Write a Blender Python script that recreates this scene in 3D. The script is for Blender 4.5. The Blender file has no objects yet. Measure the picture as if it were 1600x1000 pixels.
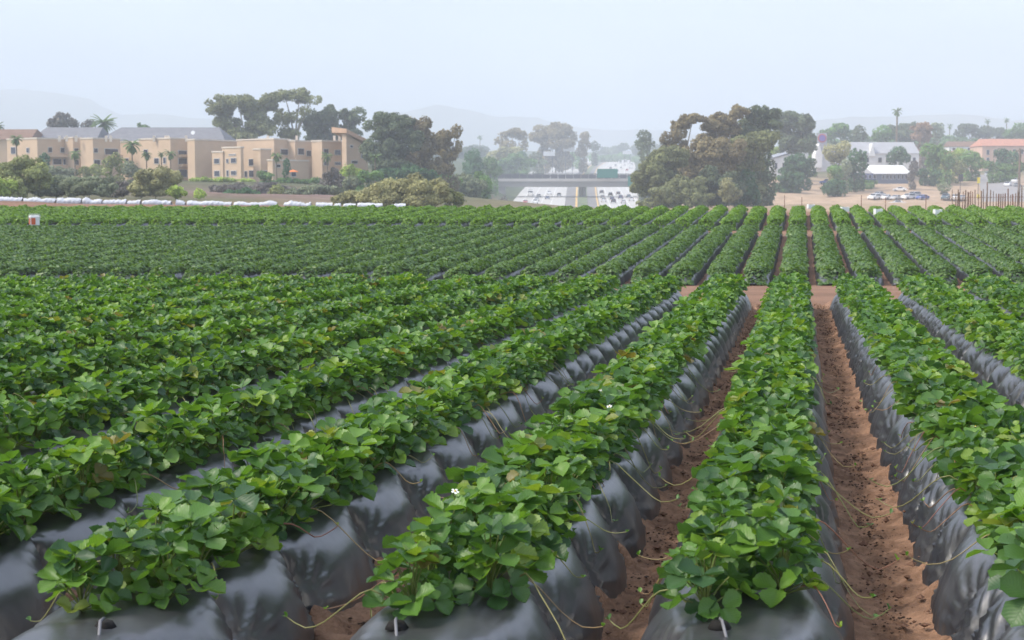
import bpy, math, random
import numpy as np
from mathutils import Vector, Matrix

random.seed(7)
RNG = np.random.default_rng(11)
scene = bpy.context.scene
COL = scene.collection

# ------------------------------------------------------------------ camera, sky, sun, exposure
F_PX, CX, CY = 2300.0, 800.0, 500.0          # focal length in photo pixels (1600 wide)
HORIZON = 305.0
HC = 1.97                                     # camera height above the near furrow
PITCH = math.atan((CY - HORIZON) / F_PX)
TROW = (1251.0 - 800.0) / F_PX * 1.0          # the rows run off to the right of the view axis
cam_data = bpy.data.cameras.new('camera')
cam = bpy.data.objects.new('camera', cam_data)
COL.objects.link(cam)
cam.location = (0, 0, HC)
cam.rotation_euler = (math.pi / 2 - PITCH, 0, 0)
cam_data.sensor_width = 36.0
cam_data.lens = 36.0 * F_PX / 1600.0
cam_data.clip_start = 0.1
cam_data.clip_end = 9000
cam_data.dof.use_dof = True
cam_data.dof.focus_distance = 10.5
cam_data.dof.aperture_fstop = 6.3
scene.camera = cam

SUN_EL, SUN_AZ = math.radians(50), math.radians(-102)     # azimuth from +Y, negative = from the left
world = bpy.data.worlds.new('World')
scene.world = world
world.use_nodes = True
wn, wl = world.node_tree.nodes, world.node_tree.links
bg = wn['Background']
sky = wn.new('ShaderNodeTexSky')
sky.sky_type = 'NISHITA'
sky.sun_disc = False
sky.sun_elevation = SUN_EL
sky.sun_rotation = SUN_AZ
sky.air_density = 1.0
sky.dust_density = 4.0
sky.ozone_density = 1.0
veil = wn.new('ShaderNodeMix'); veil.data_type = 'RGBA'      # thin high cloud over the whole sky
veil.inputs[0].default_value = 0.55
veil.inputs[7].default_value = (5.7, 6.45, 7.95, 1)
wl.new(sky.outputs[0], veil.inputs[6])
tcw = wn.new('ShaderNodeTexCoord'); mpw = wn.new('ShaderNodeMapping'); nzw = wn.new('ShaderNodeTexNoise')
mpw.inputs['Scale'].default_value = (1.2, 1.2, 5.0)
nzw.inputs['Scale'].default_value = 3.0; nzw.inputs['Detail'].default_value = 5.0
wl.new(tcw.outputs['Generated'], mpw.inputs[0]); wl.new(mpw.outputs[0], nzw.inputs['Vector'])
rgw = wn.new('ShaderNodeMapRange'); rgw.inputs[1].default_value = 0.35; rgw.inputs[2].default_value = 0.7
rgw.inputs[3].default_value = 0.88; rgw.inputs[4].default_value = 1.10
wl.new(nzw.outputs[0], rgw.inputs[0])
mulw = wn.new('ShaderNodeVectorMath'); mulw.operation = 'SCALE'
wl.new(veil.outputs[2], mulw.inputs[0]); wl.new(rgw.outputs[0], mulw.inputs['Scale'])
wl.new(mulw.outputs[0], bg.inputs['Color'])
bg.inputs['Strength'].default_value = 0.125

sun_data = bpy.data.lights.new('sun', 'SUN')
sun_data.energy = 2.5
sun_data.angle = math.radians(14)
sun_data.color = (1.0, 0.93, 0.82)
sun = bpy.data.objects.new('sun', sun_data)
COL.objects.link(sun)
SD = Vector((math.sin(SUN_AZ) * math.cos(SUN_EL), math.cos(SUN_AZ) * math.cos(SUN_EL), math.sin(SUN_EL)))
sun.rotation_euler = SD.to_track_quat('Z', 'Y').to_euler()
sun.location = (-40, 10, 60)

scene.view_settings.view_transform = 'Standard'
scene.view_settings.look = 'None'
scene.view_settings.gamma = 1.0
scene.view_settings.use_curve_mapping = False
scene.view_settings.exposure = 0.80
scene.render.engine = 'CYCLES'
scene.cycles.max_bounces = 4
scene.cycles.diffuse_bounces = 2
scene.cycles.glossy_bounces = 2
scene.cycles.transmission_bounces = 4
scene.cycles.volume_bounces = 1
scene.cycles.use_denoising = True
scene.cycles.use_adaptive_sampling = True
scene.cycles.adaptive_threshold = 0.02

# ------------------------------------------------------------------ helpers
def P(px, py, d):
    """world point seen at photo pixel (px, py) at forward distance d"""
    u, v = (px - CX) / F_PX, (CY - py) / F_PX
    cp, sp = math.cos(PITCH), math.sin(PITCH)
    D = np.array([u, cp + v * sp, -sp + v * cp])
    D = D * (d / D[1])
    return np.array([D[0], D[1], D[2] + HC])

def to_px(p):
    cp, sp = math.cos(PITCH), math.sin(PITCH)
    x, y, z = p[0], p[1], p[2] - HC
    dep = y * cp - z * sp
    up = y * sp + z * cp
    return CX + F_PX * x / dep, CY - F_PX * up / dep

def np_mesh(name, V, F, mats=(), smooth=False, midx=None, tint=None, uv=None, color=None):
    """V (n,3); F = int array (m,3|4) or list of such arrays"""
    me = bpy.data.meshes.new(name)
    V = np.asarray(V, dtype=np.float32)
    if not isinstance(F, (list, tuple)):
        F = [F]
    F = [np.asarray(f, dtype=np.int32) for f in F if len(f)]
    loops = np.concatenate([f.ravel() for f in F])
    tot = np.concatenate([np.full(len(f), f.shape[1], dtype=np.int32) for f in F])
    start = np.concatenate([[0], np.cumsum(tot)[:-1]]).astype(np.int32)
    me.vertices.add(len(V)); me.vertices.foreach_set('co', V.ravel())
    me.loops.add(len(loops)); me.loops.foreach_set('vertex_index', loops)
    me.polygons.add(len(tot)); me.polygons.foreach_set('loop_start', start)
    me.polygons.foreach_set('loop_total', tot)
    if midx is not None:
        me.polygons.foreach_set('material_index', np.asarray(midx, dtype=np.int32))
    me.polygons.foreach_set('use_smooth', np.full(len(tot), bool(smooth)))
    if tint is not None:
        a = me.attributes.new('tint', 'FLOAT', 'POINT'); a.data.foreach_set('value', np.asarray(tint, dtype=np.float32))
    if color is not None:
        a = me.attributes.new('ground_color', 'FLOAT_COLOR', 'POINT')
        c = np.ones((len(V), 4), dtype=np.float32); c[:, :3] = color
        a.data.foreach_set('color', c.ravel())
    if uv is not None:
        l = me.uv_layers.new(name='UVMap')
        l.data.foreach_set('uv', np.asarray(uv, dtype=np.float32)[loops].ravel())
    for m in mats:
        me.materials.append(m)
    me.update(calc_edges=True)
    me.validate()
    return me

def link(name, data, parent=None, loc=None, rot=None, scale=None):
    o = bpy.data.objects.new(name, data)
    COL.objects.link(o)
    if parent is not None: o.parent = parent
    if loc is not None: o.location = [float(c) for c in loc]
    if rot is not None: o.rotation_euler = rot
    if scale is not None: o.scale = scale if hasattr(scale, '__len__') else (scale,) * 3
    return o

def tag(o, label=None, cat=None, group=None, kind=None):
    if label: o['label'] = label
    if cat: o['category'] = cat
    if group: o['group'] = group
    if kind: o['kind'] = kind
    return o

class MB:
    """collects simple solids into one mesh"""
    def __init__(self): self.v, self.q, self.t, self.n = [], [], [], 0
    def add(self, V, Q=(), T=()):
        V = np.asarray(V, float)
        for f in Q: self.q.append([i + self.n for i in f])
        for f in T: self.t.append([i + self.n for i in f])
        self.v.append(V); self.n += len(V)
    def hexa(self, c8):
        self.add(c8, [(0, 3, 2, 1), (4, 5, 6, 7), (0, 1, 5, 4), (1, 2, 6, 5), (2, 3, 7, 6), (3, 0, 4, 7)])
    def box(self, x0, x1, y0, y1, z0, z1):
        self.hexa([(x0, y0, z0), (x1, y0, z0), (x1, y1, z0), (x0, y1, z0), (x0, y0, z1), (x1, y0, z1), (x1, y1, z1), (x0, y1, z1)])
    def prism(self, foot, z0, z1):
        """foot: list of (x,y) counterclockwise"""
        n = len(foot)
        z1s = z1 if hasattr(z1, '__len__') else [z1] * n
        V = [(x, y, z0) for x, y in foot] + [(x, y, z) for (x, y), z in zip(foot, z1s)]
        Q = [(i, (i + 1) % n, n + (i + 1) % n, n + i) for i in range(n)]
        T = [(0, i + 1, i) for i in range(1, n - 1)] + [(n, n + i, n + i + 1) for i in range(1, n - 1)]
        self.add(V, Q, T)
    def tube(self, pts, rad, sides=6):
        pts = np.asarray(pts, float); n = len(pts)
        rad = np.broadcast_to(np.asarray(rad, float), (n,))
        V, Q = [], []
        for i in range(n):
            t = pts[min(i + 1, n - 1)] - pts[max(i - 1, 0)]
            t = t / (np.linalg.norm(t) + 1e-9)
            a = np.cross(t, (0.31, 0.95, 0.11)); a /= np.linalg.norm(a) + 1e-9
            b = np.cross(t, a)
            for s in range(sides):
                th = 2 * math.pi * s / sides
                V.append(pts[i] + rad[i] * (math.cos(th) * a + math.sin(th) * b))
        for i in range(n - 1):
            for s in range(sides):
                s2 = (s + 1) % sides
                Q.append((i * sides + s, i * sides + s2, (i + 1) * sides + s2, (i + 1) * sides + s))
        T = [(0, s + 1, s) for s in range(1, sides - 1)] + [((n - 1) * sides, (n - 1) * sides + s, (n - 1) * sides + s + 1) for s in range(1, sides - 1)]
        self.add(V, Q, T)
    def mesh(self, name, mats, smooth=False):
        V = np.concatenate(self.v)
        F = []
        if self.q: F.append(np.array(self.q))
        if self.t: F.append(np.array(self.t))
        return np_mesh(name, V, F, mats if isinstance(mats, (list, tuple)) else [mats], smooth)
    def build(self, name, mat, parent=None, smooth=False, origin=None):
        if origin is not None:
            self.v = [v - np.asarray(origin, float) for v in self.v]
        return link(name, self.mesh(name, mat, smooth), parent, loc=origin if parent is None else None)

def vnoise(x, y, seed=0):
    """lattice value noise in [0,1]"""
    x = np.asarray(x, float); y = np.asarray(y, float)
    xi, yi = np.floor(x).astype(np.int64), np.floor(y).astype(np.int64)
    fx, fy = x - xi, y - yi
    fx, fy = fx * fx * (3 - 2 * fx), fy * fy * (3 - 2 * fy)
    def h(a, b):
        n = (a * 374761393 + b * 668265263 + seed * 974634721) & 0xffffffff
        n = ((n ^ (n >> 13)) * 1274126177) & 0xffffffff
        return ((n ^ (n >> 16)) & 0xffff) / 65535.0
    return (h(xi, yi) * (1 - fx) + h(xi + 1, yi) * fx) * (1 - fy) + (h(xi, yi + 1) * (1 - fx) + h(xi + 1, yi + 1) * fx) * fy

def fbm(x, y, oct=4, seed=0):
    s, a, t = 0, 1.0, 0
    for o in range(oct):
        s = s + a * vnoise(x * 2 ** o, y * 2 ** o, seed + o * 17); t += a; a *= 0.5
    return s / t

def sstep(a, b, x):
    t = np.clip((np.asarray(x, float) - a) / (b - a), 0, 1)
    return t * t * (3 - 2 * t)

ONES = ['zeroth', 'first', 'second', 'third', 'fourth', 'fifth', 'sixth', 'seventh', 'eighth', 'ninth', 'tenth', 'eleventh', 'twelfth',
        'thirteenth', 'fourteenth', 'fifteenth', 'sixteenth', 'seventeenth', 'eighteenth', 'nineteenth']
TENS = {2: ('twenty', 'twentieth'), 3: ('thirty', 'thirtieth'), 4: ('forty', 'fortieth'), 5: ('fifty', 'fiftieth')}
def ordinal(n):
    if n < 20: return ONES[n]
    t, o = divmod(n, 10)
    return TENS[t][1] if o == 0 else TENS[t][0] + '-' + ONES[o]

# ------------------------------------------------------------------ materials
def new_mat(name):
    m = bpy.data.materials.new(name); m.use_nodes = True
    nt = m.node_tree
    return m, nt.nodes, nt.links, nt.nodes['Principled BSDF']

def N(nodes, kind, **kw):
    n = nodes.new(kind)
    for k, v in kw.items(): setattr(n, k, v)
    return n

def plain(name, rgb, rough=0.8, var=0.12, scale=1.5, spec=0.3, bump=0.0, metallic=0.0):
    """painted or plastered surface with mottled wear"""
    m, n, l, b = new_mat(name)
    tc = N(n, 'ShaderNodeTexCoord'); nz = N(n, 'ShaderNodeTexNoise')
    nz.inputs['Scale'].default_value = scale; nz.inputs['Detail'].default_value = 6
    l.new(tc.outputs['Object'], nz.inputs['Vector'])
    mr = N(n, 'ShaderNodeMapRange'); mr.inputs[1].default_value = 0.3; mr.inputs[2].default_value = 0.7
    mr.inputs[3].default_value = 1 - var; mr.inputs[4].default_value = 1 + var
    l.new(nz.outputs[0], mr.inputs[0])
    sc = N(n, 'ShaderNodeVectorMath', operation='SCALE'); sc.inputs[0].default_value = rgb
    l.new(mr.outputs[0], sc.inputs['Scale']); l.new(sc.outputs[0], b.inputs['Base Color'])
    b.inputs['Roughness'].default_value = rough
    b.inputs['Specular IOR Level'].default_value = spec
    b.inputs['Metallic'].default_value = metallic
    if bump:
        bp = N(n, 'ShaderNodeBump'); bp.inputs['Strength'].default_value = bump
        l.new(nz.outputs[0], bp.inputs['Height']); l.new(bp.outputs[0], b.inputs['Normal'])
    return m

def leaf_material(name, stops, rough=0.42, trans=0.35, veins=True, spec=0.5):
    """foliage: hue from per-leaf random value, veins from the leaf's own UV, light passing through"""
    m, n, l, b = new_mat(name)
    oi = N(n, 'ShaderNodeObjectInfo'); at = N(n, 'ShaderNodeAttribute', attribute_name='tint')
    ad = N(n, 'ShaderNodeMath', operation='ADD'); fr = N(n, 'ShaderNodeMath', operation='FRACT')
    l.new(oi.outputs['Random'], ad.inputs[0]); l.new(at.outputs['Fac'], ad.inputs[1]); l.new(ad.outputs[0], fr.inputs[0])
    cr = N(n, 'ShaderNodeValToRGB')
    while len(cr.color_ramp.elements) < len(stops): cr.color_ramp.elements.new(0.5)
    for e, (p, c) in zip(cr.color_ramp.elements, stops):
        e.position = p; e.color = (*c, 1)
    l.new(fr.outputs[0], cr.inputs[0])
    col = cr.outputs[0]
    if veins:
        uv = N(n, 'ShaderNodeUVMap'); sx = N(n, 'ShaderNodeSeparateXYZ'); l.new(uv.outputs[0], sx.inputs[0])
        ab = N(n, 'ShaderNodeMath', operation='ABSOLUTE'); l.new(sx.outputs[0], ab.inputs[0])
        m1 = N(n, 'ShaderNodeMath', operation='MULTIPLY_ADD'); m1.inputs[1].default_value = -0.42
        l.new(ab.outputs[0], m1.inputs[0]); l.new(sx.outputs[1], m1.inputs[2])
        m2 = N(n, 'ShaderNodeMath', operation='MULTIPLY'); m2.inputs[1].default_value = 7.5; l.new(m1.outputs[0], m2.inputs[0])
        pp = N(n, 'ShaderNodeMath', operation='PINGPONG'); pp.inputs[1].default_value = 0.5; l.new(m2.outputs[0], pp.inputs[0])
        mid = N(n, 'ShaderNodeMath', operation='MULTIPLY'); mid.inputs[1].default_value = 5.0; l.new(ab.outputs[0], mid.inputs[0])
        mn = N(n, 'ShaderNodeMath', operation='MINIMUM'); l.new(pp.outputs[0], mn.inputs[0]); l.new(mid.outputs[0], mn.inputs[1])
        sq = N(n, 'ShaderNodeMath', operation='POWER'); sq.inputs[1].default_value = 0.55; l.new(mn.outputs[0], sq.inputs[0])
        mr = N(n, 'ShaderNodeMapRange'); mr.inputs[1].default_value = 0; mr.inputs[2].default_value = 0.6
        mr.inputs[3].default_value = 1.14; mr.inputs[4].default_value = 0.96
        l.new(sq.outputs[0], mr.inputs[0])
        sc = N(n, 'ShaderNodeVectorMath', operation='SCALE'); l.new(col, sc.inputs[0]); l.new(mr.outputs[0], sc.inputs['Scale'])
        col = sc.outputs[0]
        bp = N(n, 'ShaderNodeBump'); bp.inputs['Strength'].default_value = 0.28; bp.inputs['Distance'].default_value = 0.004
        l.new(sq.outputs[0], bp.inputs['Height']); l.new(bp.outputs[0], b.inputs['Normal'])
    l.new(col, b.inputs['Base Color'])
    b.inputs['Roughness'].default_value = rough
    b.inputs['Specular IOR Level'].default_value = spec
    if trans > 0:
        tr = N(n, 'ShaderNodeBsdfTranslucent'); mx = N(n, 'ShaderNodeMixShader'); mx.inputs[0].default_value = trans
        hs = N(n, 'ShaderNodeMix', data_type='RGBA', blend_type='MULTIPLY'); hs.inputs[0].default_value = 1.0
        hs.inputs[7].default_value = (1.5, 1.45, 0.55, 1); l.new(col, hs.inputs[6]); l.new(hs.outputs[2], tr.inputs['Color'])
        l.new(b.outputs[0], mx.inputs[1]); l.new(tr.outputs[0], mx.inputs[2])
        l.new(mx.outputs[0], n['Material Output'].inputs['Surface'])
    return m

def tree_material(name, rgb, var=0.5, rough=0.7):
    m, n, l, b = new_mat(name)
    at = N(n, 'ShaderNodeAttribute', attribute_name='tint')
    mr = N(n, 'ShaderNodeMapRange'); mr.inputs[3].default_value = 1 - var; mr.inputs[4].default_value = 1 + var
    l.new(at.outputs['Fac'], mr.inputs[0])
    sc = N(n, 'ShaderNodeVectorMath', operation='SCALE'); sc.inputs[0].default_value = rgb
    l.new(mr.outputs[0], sc.inputs['Scale']); l.new(sc.outputs[0], b.inputs['Base Color'])
    b.inputs['Roughness'].default_value = rough; b.inputs['Specular IOR Level'].default_value = 0.25
    tr = N(n, 'ShaderNodeBsdfTranslucent'); mx = N(n, 'ShaderNodeMixShader'); mx.inputs[0].default_value = 0.35
    l.new(sc.outputs[0], tr.inputs['Color'])
    l.new(b.outputs[0], mx.inputs[1]); l.new(tr.outputs[0], mx.inputs[2])
    l.new(mx.outputs[0], n['Material Output'].inputs['Surface'])
    return m

def plastic_material():
    m, n, l, b = new_mat('black_plastic_film')
    tc = N(n, 'ShaderNodeTexCoord')
    nz = N(n, 'ShaderNodeTexNoise'); nz.inputs['Scale'].default_value = 2.6; nz.inputs['Detail'].default_value = 8; nz.inputs['Roughness'].default_value = 0.6
    l.new(tc.outputs['Object'], nz.inputs['Vector'])
    cr = N(n, 'ShaderNodeValToRGB')                       # film, greyed by dried dust in patches
    cr.color_ramp.elements[0].position = 0.42; cr.color_ramp.elements[0].color = (0.020, 0.020, 0.024, 1)
    cr.color_ramp.elements[1].position = 0.80; cr.color_ramp.elements[1].color = (0.068, 0.066, 0.069, 1)
    l.new(nz.outputs[0], cr.inputs[0]); l.new(cr.outputs[0], b.inputs['Base Color'])
    nw = N(n, 'ShaderNodeTexNoise'); nw.inputs['Scale'].default_value = 7.0; nw.inputs['Detail'].default_value = 5; nw.inputs['Distortion'].default_value = 0.8
    mpv = N(n, 'ShaderNodeMapping'); mpv.inputs['Scale'].default_value = (1.0, 1.6, 1.0)
    l.new(tc.outputs['Object'], mpv.inputs[0]); l.new(mpv.outputs[0], nw.inputs['Vector'])
    bp = N(n, 'ShaderNodeBump'); bp.inputs['Strength'].default_value = 0.12; bp.inputs['Distance'].default_value = 0.02
    l.new(nw.outputs[0], bp.inputs['Height']); l.new(bp.outputs[0], b.inputs['Normal'])
    mr = N(n, 'ShaderNodeMapRange'); mr.inputs[3].default_value = 0.25; mr.inputs[4].default_value = 0.40
    l.new(nz.outputs[0], mr.inputs[0]); l.new(mr.outputs[0], b.inputs['Roughness'])
    b.inputs['IOR'].default_value = 1.85
    b.inputs['Specular IOR Level'].default_value = 0.8
    return m

def soil_material():
    m, n, l, b = new_mat('red_brown_soil')
    tc = N(n, 'ShaderNodeTexCoord')
    nz = N(n, 'ShaderNodeTexNoise'); nz.inputs['Scale'].default_value = 6; nz.inputs['Detail'].default_value = 9; nz.inputs['Roughness'].default_value = 0.65
    n2 = N(n, 'ShaderNodeTexNoise'); n2.inputs['Scale'].default_value = 55; n2.inputs['Detail'].default_value = 6
    l.new(tc.outputs['Object'], nz.inputs['Vector']); l.new(tc.outputs['Object'], n2.inputs['Vector'])
    cr = N(n, 'ShaderNodeValToRGB')
    cr.color_ramp.elements[0].position = 0.32; cr.color_ramp.elements[0].color = (0.125, 0.070, 0.044, 1)
    cr.color_ramp.elements[1].position = 0.70; cr.color_ramp.elements[1].color = (0.375, 0.222, 0.140, 1)
    l.new(nz.outputs[0], cr.inputs[0]); l.new(cr.outputs[0], b.inputs['Base Color'])
    bp = N(n, 'ShaderNodeBump'); bp.inputs['Strength'].default_value = 0.9; bp.inputs['Distance'].default_value = 0.02
    l.new(n2.outputs[0], bp.inputs['Height']); l.new(bp.outputs[0], b.inputs['Normal'])
    b.inputs['Roughness'].default_value = 0.95; b.inputs['Specular IOR Level'].default_value = 0.15
    return m

def ground_material():
    m, n, l, b = new_mat('open_ground')
    at = N(n, 'ShaderNodeAttribute', attribute_name='ground_color')
    tc = N(n, 'ShaderNodeTexCoord')
    nz = N(n, 'ShaderNodeTexNoise'); nz.inputs['Scale'].default_value = 0.25; nz.inputs['Detail'].default_value = 10; nz.inputs['Roughness'].default_value = 0.7
    l.new(tc.outputs['Object'], nz.inputs['Vector'])
    mr = N(n, 'ShaderNodeMapRange'); mr.inputs[1].default_value = 0.3; mr.inputs[2].default_value = 0.7
    mr.inputs[3].default_value = 0.7; mr.inputs[4].default_value = 1.3
    l.new(nz.outputs[0], mr.inputs[0])
    sc = N(n, 'ShaderNodeVectorMath', operation='SCALE'); l.new(at.outputs['Color'], sc.inputs[0]); l.new(mr.outputs[0], sc.inputs['Scale'])
    l.new(sc.outputs[0], b.inputs['Base Color'])
    bp = N(n, 'ShaderNodeBump'); bp.inputs['Strength'].default_value = 0.4; bp.inputs['Distance'].default_value = 0.2
    l.new(nz.outputs[0], bp.inputs['Height']); l.new(bp.outputs[0], b.inputs['Normal'])
    b.inputs['Roughness'].default_value = 0.95; b.inputs['Specular IOR Level'].default_value = 0.1
    return m

LEAF = leaf_material('strawberry_leaf', [(0.0, (0.043, 0.106, 0.039)), (0.28, (0.067, 0.154, 0.035)), (0.60, (0.103, 0.220, 0.035)),
                                         (0.88, (0.150, 0.282, 0.037)), (0.975, (0.204, 0.303, 0.047)), (1.0, (0.194, 0.154, 0.051))])
LEAF_MID = leaf_material('dark_strawberry_leaf', [(0.0, (0.053, 0.113, 0.038)), (0.5, (0.099, 0.187, 0.047)), (1.0, (0.157, 0.255, 0.062))], veins=False)
LEAF_FAR = leaf_material('bright_strawberry_leaf', [(0.0, (0.075, 0.158, 0.018)), (0.5, (0.140, 0.266, 0.026)), (1.0, (0.209, 0.350, 0.043))], veins=False)
STEM = plain('leaf_stalk', (0.16, 0.20, 0.05), 0.5, 0.3, 20)
RUNNER = leaf_material('runner_stem', [(0.0, (0.16, 0.19, 0.05)), (0.55, (0.22, 0.20, 0.07)), (0.8, (0.26, 0.15, 0.07)), (1.0, (0.24, 0.09, 0.06))], trans=0, veins=False)
PETAL = plain('petal_white', (0.82, 0.82, 0.78), 0.6, 0.05)
BERRY = plain('ripe_berry', (0.45, 0.02, 0.015), 0.35, 0.2, 60)
PLASTIC = plastic_material()
SOIL = soil_material()
GROUND = ground_material()
CLOD = plain('dry_clod', (0.15, 0.085, 0.058), 0.95, 0.35, 30, spec=0.1)
CLOD_DARK = plain('dark_crumb', (0.050, 0.030, 0.021), 0.95, 0.4, 40, spec=0.1)

# ------------------------------------------------------------------ terrain
PROF_Y = np.array([-80, 0, 5.4, 29, 34, 46, 48, 74, 75, 78, 93.5, 97, 105, 125])
PROF_Z = np.array([-1.8, -1.93, -1.97, -2.22, -2.40, -2.86, -2.94, -2.05, -2.0, -1.9, -1.27, -1.2, -1.25, -1.5])
SOILC, TAN, OLIVE, ICE, GREEN, DRY = (.22, .13, .087), (.40, .29, .20), (.10, .105, .05), (.20, .13, .115), (.075, .095, .045), (.20, .16, .09)
CTRL = [  # photo pixel, distance, ground colour
    (-300, 313, 112, SOILC), (0, 314, 112, SOILC), (150, 319, 112, SOILC), (350, 321, 118, SOILC), (620, 326, 130, DRY), (780, 336, 130, DRY), (850, 338, 130, DRY), (1100, 330, 130, SOILC), (1300, 330, 130, TAN), (1550, 327, 130, TAN), (1900, 327, 130, TAN),
    (-300, 309, 180, OLIVE), (0, 310, 180, OLIVE), (300, 312, 185, OLIVE), (560, 322, 185, DRY), (720, 333, 200, DRY), (800, 338, 220, DRY), (880, 340, 220, DRY), (1100, 328, 220, DRY), (1300, 330, 220, TAN), (1560, 330, 220, TAN),
    (400, 304, 235, ICE), (500, 305, 235, ICE), (330, 300, 235, ICE), (150, 300, 240, OLIVE), (620, 318, 250, OLIVE),
    (-300, 283, 330, OLIVE), (0, 283, 330, OLIVE), (150, 283, 330, OLIVE), (300, 283, 325, OLIVE), (420, 284, 320, GREEN), (550, 284, 330, OLIVE), (650, 300, 340, GREEN), (740, 318, 360, GREEN),
    (0, 262, 460, OLIVE), (300, 258, 460, OLIVE), (600, 258, 460, OLIVE), (720, 275, 520, GREEN),
    (860, 334, 420, DRY), (960, 334, 420, DRY), (770, 312, 560, DRY), (760, 296, 650, GREEN), (770, 272, 800, GREEN), (780, 258, 1000, GREEN), (840, 244, 1300, GREEN), (900, 242, 1700, GREEN),
    (1000, 328, 320, DRY), (1100, 325, 330, DRY), (1180, 322, 360, TAN), (1040, 315, 560, DRY), (1040, 290, 800, GREEN), (1050, 262, 1100, GREEN), (1010, 244, 1500, GREEN),
    (1220, 319, 400, TAN), (1300, 323, 390, TAN), (1400, 324, 390, TAN), (1500, 324, 390, TAN), (1600, 320, 390, TAN),
    (1230, 298, 460, TAN), (1330, 304, 450, TAN), (1420, 302, 450, TAN), (1480, 305, 450, TAN), (1600, 300, 450, TAN),
    (1220, 281, 520, TAN), (1320, 285, 510, TAN), (1420, 286, 505, TAN), (1500, 276, 560, TAN), (1600, 284, 520, TAN),
    (1250, 268, 600, GREEN), (1400, 262, 600, GREEN), (1520, 268, 650, GREEN), (1600, 262, 650, GREEN),
    (1200, 245, 1000, GREEN), (1400, 238, 1000, GREEN), (1600, 235, 1000, GREEN), (1900, 235, 1000, GREEN), (100, 240, 1000, OLIVE), (400, 240, 1000, OLIVE), (-300, 240, 1000, OLIVE), (650, 245, 1000, GREEN),
    (-200, 232, 2000, OLIVE), (300, 232, 2000, OLIVE), (800, 236, 2000, OLIVE), (1300, 230, 2000, OLIVE), (1800, 230, 2000, OLIVE),
    (-200, 238, 3000, OLIVE), (300, 238, 3000, OLIVE), (800, 238, 3000, OLIVE), (1300, 238, 3000, OLIVE), (1800, 238, 3000, OLIVE)]
_cp = np.array([P(c[0], c[1], c[2]) for c in CTRL])
_ca = np.stack([_cp[:, 0] / _cp[:, 1] * 4.0, np.log(_cp[:, 1]) * 1.6], 1)
_cz = _cp[:, 2] - HC
_cc = np.array([c[3] for c in CTRL])
ROAD_D = np.array([300, 420, 560, 650, 800, 950, 1050, 1200, 1400, 1700, 2000])
ROAD_PY = np.array([345, 334, 322, 309, 293, 278, 270, 261, 254, 249, 246.])
ROAD_L0 = np.array([742, 772, 795, 806, 820, 815, 825, 855, 885, 915, 935.])
ROAD_L1 = np.array([878, 880, 882, 884, 886, 893, 903, 912, 922, 940, 952.])
ROAD_R0 = np.array([945, 940, 937, 934, 932, 930, 930, 935, 945, 960, 968.])
ROAD_R1 = np.array([1070, 1040, 1022, 1008, 992, 988, 990, 992, 990, 990, 988.])
ROAD_Z = np.array([P(800, a, b)[2] for a, b in zip(ROAD_PY, ROAD_D)])

def zt_far(x, y, want_color=False):
    x = np.asarray(x, float).ravel(); y = np.maximum(np.asarray(y, float).ravel(), 60)
    fa = np.stack([x / y * 4.0, np.log(y) * 1.6], 1)
    d2 = ((fa[:, None, :] - _ca[None]) ** 2).sum(-1)
    w = 1.0 / (d2 + 0.004) ** 1.8
    w /= w.sum(1, keepdims=True)
    z = w @ (_cz / _cp[:, 1]) * y          # interpolate the slope angle, then scale out
    if want_color: return z, w @ _cc
    return z

def zt(x, y, want_color=False):
    shp = np.shape(x)
    x = np.asarray(x, float).ravel(); y = np.asarray(y, float).ravel()
    zn = np.interp(y, PROF_Y, PROF_Z)
    zf = zt_far(x, y, want_color)
    if want_color: zf, cf = zf
    b = sstep(97, 114, y)
    z = zn * (1 - b) + zf * b
    px = 800 + F_PX * x / np.maximum(y, 1)
    lo = np.interp(y, ROAD_D, ROAD_L0); hi = np.interp(y, ROAD_D, ROAD_R1)
    inside = sstep(-40, -4, -np.maximum(lo - px, px - hi)) * sstep(300, 420, y) * (1 - sstep(1700, 2000, y))
    zr = np.interp(y, ROAD_D, ROAD_Z) - HC - 0.6
    z = z * (1 - inside) + zr * inside + HC
    if want_color:
        c = np.array(SOILC)[None] * (1 - b[:, None]) + cf * b[:, None]
        return z.reshape(shp), c
    return z.reshape(shp)

def ground_z(x, y): return float(zt(np.array([x]), np.array([y]))[0])

ys = np.concatenate([np.arange(-60, 100, 2.0), 100 * 1.0185 ** np.arange(0, 212)])
us = np.linspace(-1, 1, 281)
YY, UU = np.meshgrid(ys, us, indexing='ij')
XX = UU * (60 + 0.75 * np.maximum(YY, -20))
zz, cc = zt(XX.ravel(), YY.ravel(), True)
ZZ = zz.reshape(XX.shape) + (fbm(XX * 0.08, YY * 0.08, 3, 5) - 0.5) * np.clip((YY - 110) / 200, 0, 0.8)
ZZ = np.where(YY < 112, ZZ - 0.06 * (YY < 31) * (YY > 3), ZZ)
ni, nj = XX.shape
idx = np.arange(ni * nj).reshape(ni, nj)
Q = np.stack([idx[:-1, :-1], idx[:-1, 1:], idx[1:, 1:], idx[1:, :-1]], -1).reshape(-1, 4)
ground = link('ground', np_mesh('ground', np.stack([XX, YY, ZZ], -1).reshape(-1, 3), Q, [GROUND], True, color=cc))
tag(ground, 'bare soil and scrubby open ground under and beyond the fields', kind='structure')

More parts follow.
